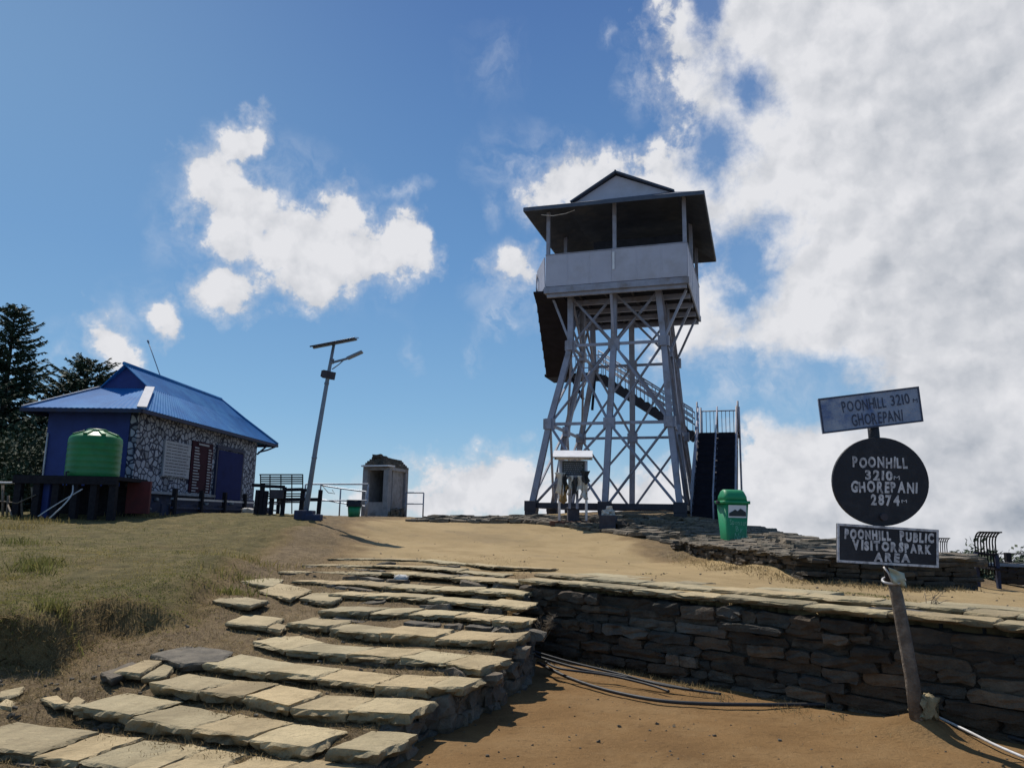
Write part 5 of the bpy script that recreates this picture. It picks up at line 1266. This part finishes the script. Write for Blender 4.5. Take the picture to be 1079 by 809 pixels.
mb = MB(); mb.tri((GF + .06, yc + gw - .03, gz_ + .01), (GF + .06, yc - gw + .03, gz_ + .01), (GF + .06, yc, RZh - .04), .03); mb.build('gable_board', M['bluewall'], hr)
mb = MB(); mb.beam(Vector(eK) + Vector((.02, .02, .035)), Vector(gK) + Vector((0, 0, .04)), .22, .03); mb.build('hip_cap', M['ridge'], hr)
mb = MB(); mb.beam(Vector(eL) + Vector((.02, -.02, .03)), Vector(gL) + Vector((0, 0, .03)), .10, .03); mb.build('hip_cap', M['ridge'], hr)
mb = MB(); mb.tube([(GF - .15, yc, RZh + .01), (GB, yc, RZh + .01)], .05, 8); mb.tube([rB, (gKb[0] - .02, gKb[1], gz_ + .03), (eKb[0], eKb[1], E0 + .05)], .04, 8); mb.build('ridge_cap', M['blueroof'], hr)
mb = MB()
for p, q in ((eL, eK), (eK, eKb), (eKb, eLb), (eLb, eL)): mb.beam(Vector(p) + Vector((0, 0, -.06)), Vector(q) + Vector((0, 0, -.06)), .05, .09)
mb.build('eave_board', M['bluedark'], hr)
mb = MB()
mb.beam((LNG, -.02, WT - .4), (LNG + .3, -.27, WT - .04), .05, .05); mb.build('eave_strut', M['bluedark'], hr); mb = MB()
mb.tube([(LNG + .05, -.05, WT - .32), (LNG + .5, -.2, WT - .2), (LNG + .95, -.3, WT - .05)], .03, 8); mb.build('eave_bracket', M['bluedark'], hr)
an = thing('roof_antenna', 'thin leaning antenna rod on the ridge of the blue house', 'antenna', (Matrix.Translation((HK.x, HK.y, hb)) @ Matrix.Rotation(ang, 4, 'Z') @ Vector((3.2, yc, RZh))))
mb = MB(); q = an.location; mb.tube([q + Vector((0, 0, -.1)), at_y(156.5, 361, q.y)], .014, 6); mb.build('rod', M['lampsteel'], an, True)
mb = MB(); e_ = at_y(156.5, 361, q.y); mb.tube([e_, e_ + Vector((-.03, 0, .07))], .03, 8); mb.build('tip', M['lampsteel'], an, True)
# terrace before the house: dark rail fence on the stone wall side
HM = Matrix.Translation((HK.x, HK.y, hb)) @ Matrix.Rotation(ang, 4, 'Z')
rfn = thing('terrace_fence', 'low dark rail fence with a pale top rail before the stone wall of the house', 'fence', HM @ Vector((0, -1.0, 0)), ang)
for k in range(6):
    mb = MB(); x = .2 + k * 1.5; mb.beam((x, 0, -.2), (x, 0, .75), .10, .10); mb.build('post', M['darkwood'], rfn)
for z, m in ((.50, 'galv'), (.28, 'bluedark')):
    mb = MB(); mb.beam((.1, .02, z), (7.8, .02, z), .05, .05); mb.build('rail', M[m], rfn)
mb = MB(); mb.box((3.5, .12, .12), (7.4, .05, .50)); mb.build('skirt_board', M['bluedark'], rfn)
# water tank on its stand
tk = at_y(97, 503, 17.7)
st_ = thing('tank_stand', 'dark timber platform carrying the green water tank beside the house', 'platform', (tk.x, tk.y, gz(tk.x, tk.y)), rad(2))
zt = tk.z - gz(tk.x, tk.y); x0, x1 = at_y(37, 503, 17.7).x - tk.x, at_y(140, 503, 17.7).x - tk.x
mb = MB(); mb.box(((x0 + x1) / 2, 0, zt - .04), (x1 - x0, 1.5, .08)); mb.build('deck', M['darkwood'], st_)
mb = MB(); mb.box(((x0 + x1) / 2, -.77, zt - .10), (x1 - x0, .05, .16)); mb.build('edge_board', M['darkwood'], st_)
for k in range(6):
    for y in (-.68, .68):
        mb = MB(); x = x0 + .1 + k * (x1 - x0 - .2) / 5; mb.beam((x, y, -.3), (x, y, zt - .08), .14, .14); mb.build('post', M['darkwood'], st_)
mb = MB(); mb.box(((x0 + x1) / 2, .55, zt / 2 - .1), (x1 - x0 - .1, .04, zt - .15)); mb.build('back_board', M['darkwood'], st_)
tn = thing('water_tank', 'green ribbed plastic water tank standing on a dark timber platform', 'water tank', (tk.x, tk.y, tk.z))
TRd = 26 * 17.7 / 820; TH = 43 * 17.7 / 815; prof = [(0, .0), (TRd * .97, .0), (TRd, .03)]
for k in range(6):
    z = .06 + k * (TH * .86) / 6; prof += [(TRd, z), (TRd * 1.010, z + .02), (TRd * 1.010, z + .045), (TRd, z + .065)]
prof += [(TRd, TH * .90), (TRd * .97, TH * .96), (TRd * .90, TH), (TRd * .45, TH + .10), (TRd * .42, TH + .11)]
mb = MB(); mb.lathe(prof, 48); mb.build('tank_body', M['tankplastic'], tn)
mb = MB(); mb.lathe([(TRd * .40, TH + .09), (TRd * .40, TH + .15), (TRd * .34, TH + .17), (0.001, TH + .18)], 32); mb.build('tank_lid', M['tankplastic'], tn)
mb = MB()
for k in range(8):
    a = k * math.pi / 4; mb.beam((TRd * .46 * math.cos(a), TRd * .46 * math.sin(a), TH + .105), (TRd * .88 * math.cos(a), TRd * .88 * math.sin(a), TH + .02), .10, .05)
mb.build('top_rib', M['tankplastic'], tn, bevel=.01)
mb = MB(); mb.tube([(-TRd * .5, -TRd * .87, .1), (-TRd * .5, -TRd * 1.0, .1), (-TRd * .5, -TRd * 1.0, -.5)], .02, 6); mb.build('outlet_pipe', M['hose'], tn)
def cable(P, r_, lab, m='whitepipe'):
    mb = MB(); w = [at_y(*p) for p in P]; out = []
    for k in range(len(w) - 1):
        p0, p1, p2, p3 = w[max(k - 1, 0)], w[k], w[k + 1], w[min(k + 2, len(w) - 1)]
        for j in range(8): t = j / 8; out.append(.5 * ((2 * p1) + (p2 - p0) * t + (2 * p0 - 5 * p1 + 4 * p2 - p3) * t * t + (3 * p1 - p0 - 3 * p2 + p3) * t ** 3))
    mb.tube(out + [w[-1]], r_, 6); tag(mb.build('pipe', M[m]), lab, 'pipe', 'pipes by the tank stand')
cable([(77,510,17.0),(76,520,16.7),(68,531,16.5),(52,546,16.4)], .016, 'pale hose bending down from the tank stand to the grass')
cable([(87,515,16.9),(70,525,16.7),(52,536,16.6),(40,544,16.5)], .013, 'straight grey pipe crossing under the tank stand')
cable([(-10,508,17.2),(12,508.5,17.1),(25,506.5,17.0),(36,503,17.0)], .025, 'white pipe entering at the left edge of the photo')
mb = MB(); mb.box(at_y(34, 504, 16.95), (.14, .10, .06)); tag(mb.build('pipe_joint', M['whitesheet'], bevel=.02), 'white pipe joint on the corner of the tank stand', 'pipe joint')
mb = MB(); mb.box(at_y(47, 527, 17.2), (.32, .26, .80)); tag(mb.build('barrel_box', M['bluewall'], bevel=.03), 'dark blue box under the tank stand', 'box')
mb = MB(); mb.box(at_y(146, 524, 18.2), (.55, .08, .75)); tag(mb.build('red_board', M['redpaint'], bevel=.01), 'faded red board leaning at the corner of the blue house', 'board')
lf = thing('stick_fence', 'rough fence of thin sticks at the left edge below the trees', 'fence', (at_y(2, 545, 17).x, 17, 1.4))
for px, py, ln_ in ((3,511,0),(9,522,-2),(21,512,3),(34,513,2)):
    mb = MB(); p, q = at_y(px, py, 17), at_y(px + ln_, 548, 17); mb.tube([(q.x, q.y, gz(q.x, q.y) - .1), p], .03, 6); mb.build('post', M['wood'], lf, True)
mb = MB(); mb.tube([at_y(-8, 527, 17), at_y(18, 530, 16.9), at_y(38, 521, 16.9)], .015, 5); mb.tube([at_y(8, 531, 16.9), at_y(14, 548, 16.6)], .02, 5); mb.build('stick', M['wood'], lf, True)

# ------------------------------------------------------------------ trees
def conifer(px, top, y, base_r, lab, seed, bare=0.0, levels=26, grp='conifers behind the house', minx=None):
    p = at_y(px, 540, y); T = at_y(px, top, y); zb = gz(p.x, p.y) - .3; H = T.z - zb
    t = thing('conifer_tree', lab, 'tree', (p.x, p.y, zb), 0, grp); g = random.Random(seed)
    mb = MB(); mb.tube([(0, 0, 0), (.03, 0, H * .4), (0, .02, H * .8), (0, 0, H)], [H * .022, H * .016, H * .007, .012], 10); mb.build('trunk', M['bark'], t)
    br = MB(); verts, faces = [], []
    for l in range(levels):
        f = (l + g.uniform(0, .8)) / levels; z = H * (.06 + .94 * f); R = base_r * (1 - f) ** .62 + .16
        for b in range(9):
            if g.random() < .10: continue
            a = g.uniform(0, 6.283); ln = R * g.uniform(.6, 1.15); dr = g.uniform(-.05, .2) + (.45 * f)
            pts_ = [Vector((math.cos(a) * ln * s, math.sin(a) * ln * s, z + ln * (dr * s - .30 * s * s + .24 * s ** 3 * 1.3))) for s in (0, .25, .5, .75, 1)]
            br.tube(pts_, [.03 * (1 - f) + .012, .024 * (1 - f) + .010, .018, .012, .006], 5)
            side = Vector((-math.sin(a), math.cos(a), 0)); nt = max(22, int(ln * 85))
            for k in range(nt):
                s = g.uniform(.12, 1.0) ** .8; c = pts_[min(3, int(s * 4))].lerp(pts_[min(4, int(s * 4) + 1)], (s * 4) % 1 if s < 1 else 1)
                sl = g.uniform(.15, .34) * (1.25 - .5 * s) * (.6 + .12 * min(R, 3)); sg_ = g.choice((-1, 1))
                d = (side * sg_ * g.uniform(.3, 1) + Vector((math.cos(a), math.sin(a), 0)) * g.uniform(.3, 1) + Vector((0, 0, g.uniform(-.45, .40)))).normalized()
                u = d.cross(Vector((g.uniform(-1, 1), g.uniform(-1, 1), 1))).normalized() * sl * .15
                i = len(verts); verts += [c - u * .4, c + d * sl * .5 - u, c + d * sl, c + d * sl * .5 + u, c + u * .4]; faces.append((i, i + 1, i + 2, i + 3, i + 4))
    br.build('branches', M['bark'], t)
    mb = MB(); mb.v = verts; mb.f = faces; mb.sm = [False] * len(faces); mb.tint = [(1, 1, 1)] * len(verts); mb.build('crown', M['needle'], t)
conifer(-12, 322, 27, 2.3, 'tall dark conifer cut by the left photo edge', 1, levels=40)
conifer(76, 379, 31, 4.2, 'pointed dark conifer rising behind the roof of the blue house', 2, levels=30)
conifer(22, 430, 30, 2.6, 'shorter dark conifer between the tallest one and the blue house', 3, levels=30)
conifer(-60, 380, 24, 2.6, 'dark conifer standing left of the photo edge', 4, levels=26)
def bush(px, py, y, w, h, lab, seed, n=2600, cat='bush', name='bush', m='bushleaf', grp=None):
    p = at_y(px, py, y); zb = gz(p.x, p.y) - .05; t = thing(name, lab, cat, (p.x, p.y, zb), 0, grp); g = random.Random(seed); verts, faces = [], []; st = MB()
    cl_ = [(g.uniform(-.5, .5) * w, g.uniform(-.4, .4) * w, g.uniform(.3, .85) * h, g.uniform(.18, .34) * min(w, h * 1.3)) for _ in range(9)]
    for x, y_, z, r in cl_:
        st.tube([(x * .2, y_ * .2, -.1), (x * .6, y_ * .6, z * .5), (x, y_, z)], [.03, .02, .008], 5)
    for k in range(n):
        x, y_, z, r = g.choice(cl_); d = Vector((g.gauss(0, 1), g.gauss(0, 1), g.gauss(0, .8))).normalized() * r * g.uniform(.35, 1.12); c = Vector((x, y_, z)) + d
        if c.z < .02: continue
        s_ = g.uniform(.04, .09); u = Vector((g.gauss(0, 1), g.gauss(0, 1), g.gauss(0, 1))).normalized(); v = u.orthogonal().normalized() * s_ * .45; u = u * s_
        i = len(verts); verts += [c - u, c + v, c + u, c - v]; faces.append((i, i + 1, i + 2, i + 3))
    st.build('stems', M['bark'], t); mb = MB(); mb.v = verts; mb.f = faces; mb.sm = [False] * len(faces); mb.tint = [(1, 1, 1)] * len(verts); mb.build('foliage', M[m], t)
bush(14, 545, 21.5, 2.6, 2.6, 'big dark bush in the shade left of the blue house', 31, 6000)
bush(-16, 545, 20.5, 2.4, 2.2, 'dark bush at the left photo edge under the tall conifer', 32, 5000)
bush(42, 548, 23.5, 2.2, 2.4, 'dark bush hidden partly behind the tank stand', 33, 4500)
bush(1012, 618, 20.0, 3.0, 1.35, 'dark low shrub behind the end of the low stone wall', 34, 3200)
bush(1042, 620, 17.5, 2.6, 1.0, 'dark low shrub seen through the curved bench', 35, 3000)
bush(1085, 616, 16.5, 2.6, 1.1, 'dark low shrub beyond the terrace wall at the right edge', 36, 3000)
# dry weeds growing from the wall corner and other places
def weed(px, py, z, h, lab, seed, n=26):
    p = at_z(px, py, z); t_z = gz(p.x, p.y); mb = MB(); g = random.Random(seed); base = Vector((p.x, p.y, max(min(z, p.z), t_z)))
    for k in range(n):
        a = g.uniform(0, 6.283); l = h * g.uniform(.5, 1); q = base + Vector((g.gauss(0, .02), g.gauss(0, .02), -.02)); e = q + Vector((math.cos(a) * l * .5, math.sin(a) * l * .5, l * g.uniform(.4, .9)))
        m_ = q.lerp(e, .5) + Vector((0, 0, l * .15)); mb.tube([q, m_, e], [.004, .003, .0015], 4)
        for j in range(3):
            c = m_.lerp(e, j / 3); mb.tube([c, c + Vector((g.gauss(0, 1), g.gauss(0, 1), g.gauss(.4, .6))).normalized() * l * .22], [.003, .001], 4)
    tag(mb.build('dry_weed', M['straw']), lab, 'weed', 'dry weeds on the wall')
weed(573, 668, .28, .34, 'dry grey weed sprouting at the corner where the stone wall meets the steps', 1, 34)
weed(985, 742, .04, .30, 'dry weed at the wall foot right of the sign post', 2, 10)
weed(478, 750, .12, .22, 'dry twigs at the side of the corner slab of the steps', 3, 22)
weed(725, 690, .25, .08, 'tiny dry weed in a joint of the stone wall', 4, 6)
weed(944, 738, .06, .10, 'dry tuft at the foot of the sign post', 5, 40)

# ------------------------------------------------------------------ grass
def blades(name, n, sampler, hgt, wid, mat, lab, seed, lean=.85, lie=False):
    r = np.random.RandomState(seed); X, Y, D = sampler(r, n); Z, U, G_ = ground_z(X, Y); k = len(X)
    a = r.uniform(0, 2 * np.pi, k); H = hgt(r, k, X, Y, D); W = wid(r, k, D); ln = np.abs(r.normal(0, lean, k)); b = r.uniform(0, 2 * np.pi, k)
    base = np.stack([X, Y, Z - .005], 1); wv = np.stack([np.cos(a) * W, np.sin(a) * W, 0 * a], 1); nrm_ = np.sqrt(1 + ln ** 2)
    dv = np.stack([np.cos(b) * ln / nrm_, np.sin(b) * ln / nrm_, 1 / nrm_], 1)
    mid = base + dv * (H * .55)[:, None] + np.stack([0 * H, 0 * H, .06 * H], 1); tip = base + dv * H[:, None] * np.array([1.15, 1.15, .9])
    V = np.stack([base - wv, base + wv, mid + wv * .7, tip, mid - wv * .7], 1).reshape(-1, 3).astype(np.float32)
    me_ = bpy.data.meshes.new(name); me_.vertices.add(len(V)); me_.vertices.foreach_set('co', V.ravel())
    F_ = np.arange(len(V), dtype=np.int32); me_.loops.add(len(F_)); me_.loops.foreach_set('vertex_index', F_); me_.polygons.add(k)
    me_.polygons.foreach_set('loop_start', np.arange(0, 5 * k, 5, dtype=np.int32)); me_.polygons.foreach_set('loop_total', np.full(k, 5, np.int32))
    hue = np.clip(fbm(X, Y, .7, 4, 31) * 2.6 + .42 + r.normal(0, .22, k) + D, 0, 1)
    ca_ = me_.color_attributes.new('mix', 'FLOAT_COLOR', 'POINT'); cc_ = np.repeat(np.stack([hue, r.uniform(0, 1, k), hue * 0, hue * 0 + 1], 1), 5, axis=0).astype(np.float32); ca_.data.foreach_set('color', cc_.ravel())
    me_.materials.append(mat); me_.update(); me_.validate(); o = bpy.data.objects.new(name, me_); COL.objects.link(o); o['kind'] = 'stuff'; o['label'] = lab; o['category'] = 'grass'; return o
def blade_mat(name, c0, c1):
    m = bpy.data.materials.new(name); m.use_nodes = True; N, L = m.node_tree.nodes, m.node_tree.links; b = N['Principled BSDF']; b.inputs['Roughness'].default_value = .7; b.inputs['Specular IOR Level'].default_value = .2
    a = N.new('ShaderNodeAttribute'); a.attribute_name = 'mix'; s_ = N.new('ShaderNodeSeparateColor'); L.new(a.outputs['Color'], s_.inputs[0])
    x = N.new('ShaderNodeMix'); x.data_type = 'RGBA'; x.inputs[6].default_value = c0 + (1,); x.inputs[7].default_value = c1 + (1,); L.new(s_.outputs[0], x.inputs[0])
    h = N.new('ShaderNodeHueSaturation'); mr = N.new('ShaderNodeMapRange'); L.new(s_.outputs[1], mr.inputs[0]); mr.inputs[3].default_value = .65; mr.inputs[4].default_value = 1.25; L.new(mr.outputs[0], h.inputs['Value']); L.new(x.outputs[2], h.inputs['Color']); L.new(h.outputs[0], b.inputs['Base Color'])
    tl = N.new('ShaderNodeBsdfTranslucent'); L.new(h.outputs[0], tl.inputs[0]); ms = N.new('ShaderNodeMixShader'); ms.inputs[0].default_value = .45; L.new(b.outputs[0], ms.inputs[1]); L.new(tl.outputs[0], ms.inputs[2]); L.new(ms.outputs[0], N['Material Output'].inputs[0]); return m
M['grass'] = blade_mat('turf_blades', (.32, .25, .10), (.165, .175, .050))
M['strawb'] = blade_mat('straw_blades', (.36, .28, .15), (.17, .13, .07))
def s_turf(r, n):
    px, py = r.uniform(-30, 345, n), 541 + (700 - 541) * r.uniform(0, 1, n) ** 1.25; zz = np.interp(py, [541, 560, 590, 620, 700], [1.45, 1.2, .93, .73, .28])
    P = [at_z(a, b, c) for a, b, c in zip(px, py, zz)]; X = np.array([p.x for p in P]); Y = np.array([p.y for p in P]); X += r.normal(0, .05, n); Y += r.normal(0, .2, n)
    ok = (poly_sd(X, Y, GP) > r.normal(0.0, .18, n)) & (Y < 24) & (fbm(X, Y, 2.2, 3, 44) + r.normal(0, .12, n) > -.12)
    X, Y = X[ok], Y[ok]; return X, Y, np.clip((Y - 11) / 6, 0, .35) * (X < -6)
blades('grass', 85000, s_turf, lambda r, k, X, Y, D: (r.uniform(.010, .030, k) + np.clip(fbm(X, Y, 1.3, 3, 12) - .2, 0, 1) * .16) * (1 + .5 * D), lambda r, k, D: r.uniform(.003, .006, k), M['grass'], 'short olive and straw coloured turf on the mound before the blue house', 3)
TUFT = [(22,572,1.05,1.0),(30,600,.86,.8),(8,563,1.12,.8),(48,594,.90,.7),(60,655,.55,.6),(262,594,.86,1.1),(250,604,.80,.9),(245,618,.72,.7),(0,560,1.12,1.0),(205,545,1.4,.8),(150,549,1.36,.7),(40,553,1.28,.9)]
def s_tuft(r, n):
    X, Y, D = [], [], []
    for px, py, z, s_ in TUFT:
        p = at_z(px, py, z); k = n // len(TUFT); X.append(p.x + r.normal(0, .24 * s_ * p.y / 10, k)); Y.append(p.y + r.normal(0, .13 * s_ * p.y / 10, k)); D.append(np.full(k, -.35 if px > 200 else (.2 if py < 610 else -.1)))
    return np.concatenate(X), np.concatenate(Y), np.concatenate(D)
blades('tall_grass', 3000, s_tuft, lambda r, k, X, Y, D: r.uniform(.05, .17, k) * (1 + .3 * D), lambda r, k, D: r.uniform(.0025, .005, k), M['grass'], 'longer dry tufts at the rim of the turf', 5, .5)
def s_straw(r, n):
    px, py = r.uniform(-20, 560, n), r.uniform(588, 800, n); zz = np.interp(py, [588, 610, 640, 680, 720, 760, 810], [.86, .74, .57, .39, .26, .15, .05]); P = [at_z(a, b, c) for a, b, c in zip(px, py, zz)]
    X = np.array([p.x for p in P]); Y = np.array([p.y for p in P]); ok = inside(X, Y) & (poly_sd(X, Y, GP) < .1) & (fbm(X, Y, 1.8, 3, 71) + r.normal(0, .1, n) > -.14); return X[ok], Y[ok], np.zeros(ok.sum())
blades('dry_grass', 48000, s_straw, lambda r, k, X, Y, D: r.uniform(.02, .07, k), lambda r, k, D: r.uniform(.0015, .003, k), M['strawb'], 'dry straw and dead grass lying between the stone steps', 7, 2.6)
def s_bank(r, n):
    px, py = r.uniform(-20, 175, n), r.uniform(628, 706, n); zz = np.interp(py, [628, 660, 706], [.66, .5, .26]); P = [at_z(a, b, c) for a, b, c in zip(px, py, zz)]
    X = np.array([p.x for p in P]); Y = np.array([p.y for p in P]); d = poly_sd(X, Y, GP); ok = np.abs(d - .02) < np.abs(r.normal(0, .10, n)); return X[ok], Y[ok], np.full(ok.sum(), -.3)
blades('dry_grass', 26000, s_bank, lambda r, k, X, Y, D: r.uniform(.03, .11, k), lambda r, k, D: r.uniform(.0015, .0035, k), M['strawb'], 'dead grass and roots hanging over the eroded bank', 17, 1.8)
def s_edge(r, n):
    px, py = r.uniform(200, 420, n), r.uniform(560, 640, n); zz = np.interp(py, [560, 580, 600, 620, 640], [1.18, .98, .80, .70, .60]); P = [at_z(a, b, c) for a, b, c in zip(px, py, zz)]
    X = np.array([p.x for p in P]); Y = np.array([p.y for p in P]); ok = (fbm(X, Y, 1.1, 4, 55) + r.normal(0, .07, n) > .02) & (Y < 17) & (Y > 7); return X[ok], Y[ok], np.full(ok.sum(), .1)
blades('dry_grass', 16000, s_edge, lambda r, k, X, Y, D: r.uniform(.012, .045, k), lambda r, k, D: r.uniform(.0025, .005, k), M['strawb'], 'sparse dead grass between the turf and the sand', 19, 1.4)
def s_foot(r, n):
    t = r.uniform(.1, 1, n) ** .8 * 5.4; e = np.abs(r.normal(.32, .12, n)); X = WC.x + WD.x * t + WNORM.x * e; Y = WC.y + WD.y * t + WNORM.y * e; ok = fbm(X, Y, 1.4, 3, 81) + r.normal(0, .08, n) > .04; return X[ok], Y[ok], np.zeros(ok.sum())
blades('dry_grass', 14000, s_foot, lambda r, k, X, Y, D: r.uniform(.02, .08, k), lambda r, k, D: r.uniform(.0015, .003, k), M['strawb'], 'dead grass along the sunny foot of the retaining wall', 9, 1.6)
def s_plaza(r, n):
    t = r.uniform(.5, 6.0, n); e = r.uniform(.75, 2.4, n); X = WC.x + WD.x * t - WNORM.x * e; Y = WC.y + WD.y * t - WNORM.y * e; ok = fbm(X, Y, .9, 3, 91) + r.normal(0, .04, n) > .05; return X[ok], Y[ok], np.full(ok.sum(), .15)
blades('grass', 26000, s_plaza, lambda r, k, X, Y, D: r.uniform(.008, .025, k), lambda r, k, D: r.uniform(.003, .006, k), M['grass'], 'thin flat patches of grass on the sand behind the retaining wall', 11, 1.5)
def s_low(r, n):
    k = r.randint(0, len(LW) - 1, n); t = r.uniform(0, 1, n); A = np.array([(p.x, p.y) for p in LW]); P = A[k] * (1 - t)[:, None] + A[k + 1] * t[:, None]; X = P[:, 0] + r.normal(-.25, .16, n); Y = P[:, 1] + r.normal(-.25, .16, n); return X, Y, np.full(n, -.2)
blades('dry_grass', 2500, s_low, lambda r, k, X, Y, D: r.uniform(.02, .09, k), lambda r, k, D: r.uniform(.003, .006, k), M['strawb'], 'dead grass along the foot of the low stone wall', 13, 1.2)
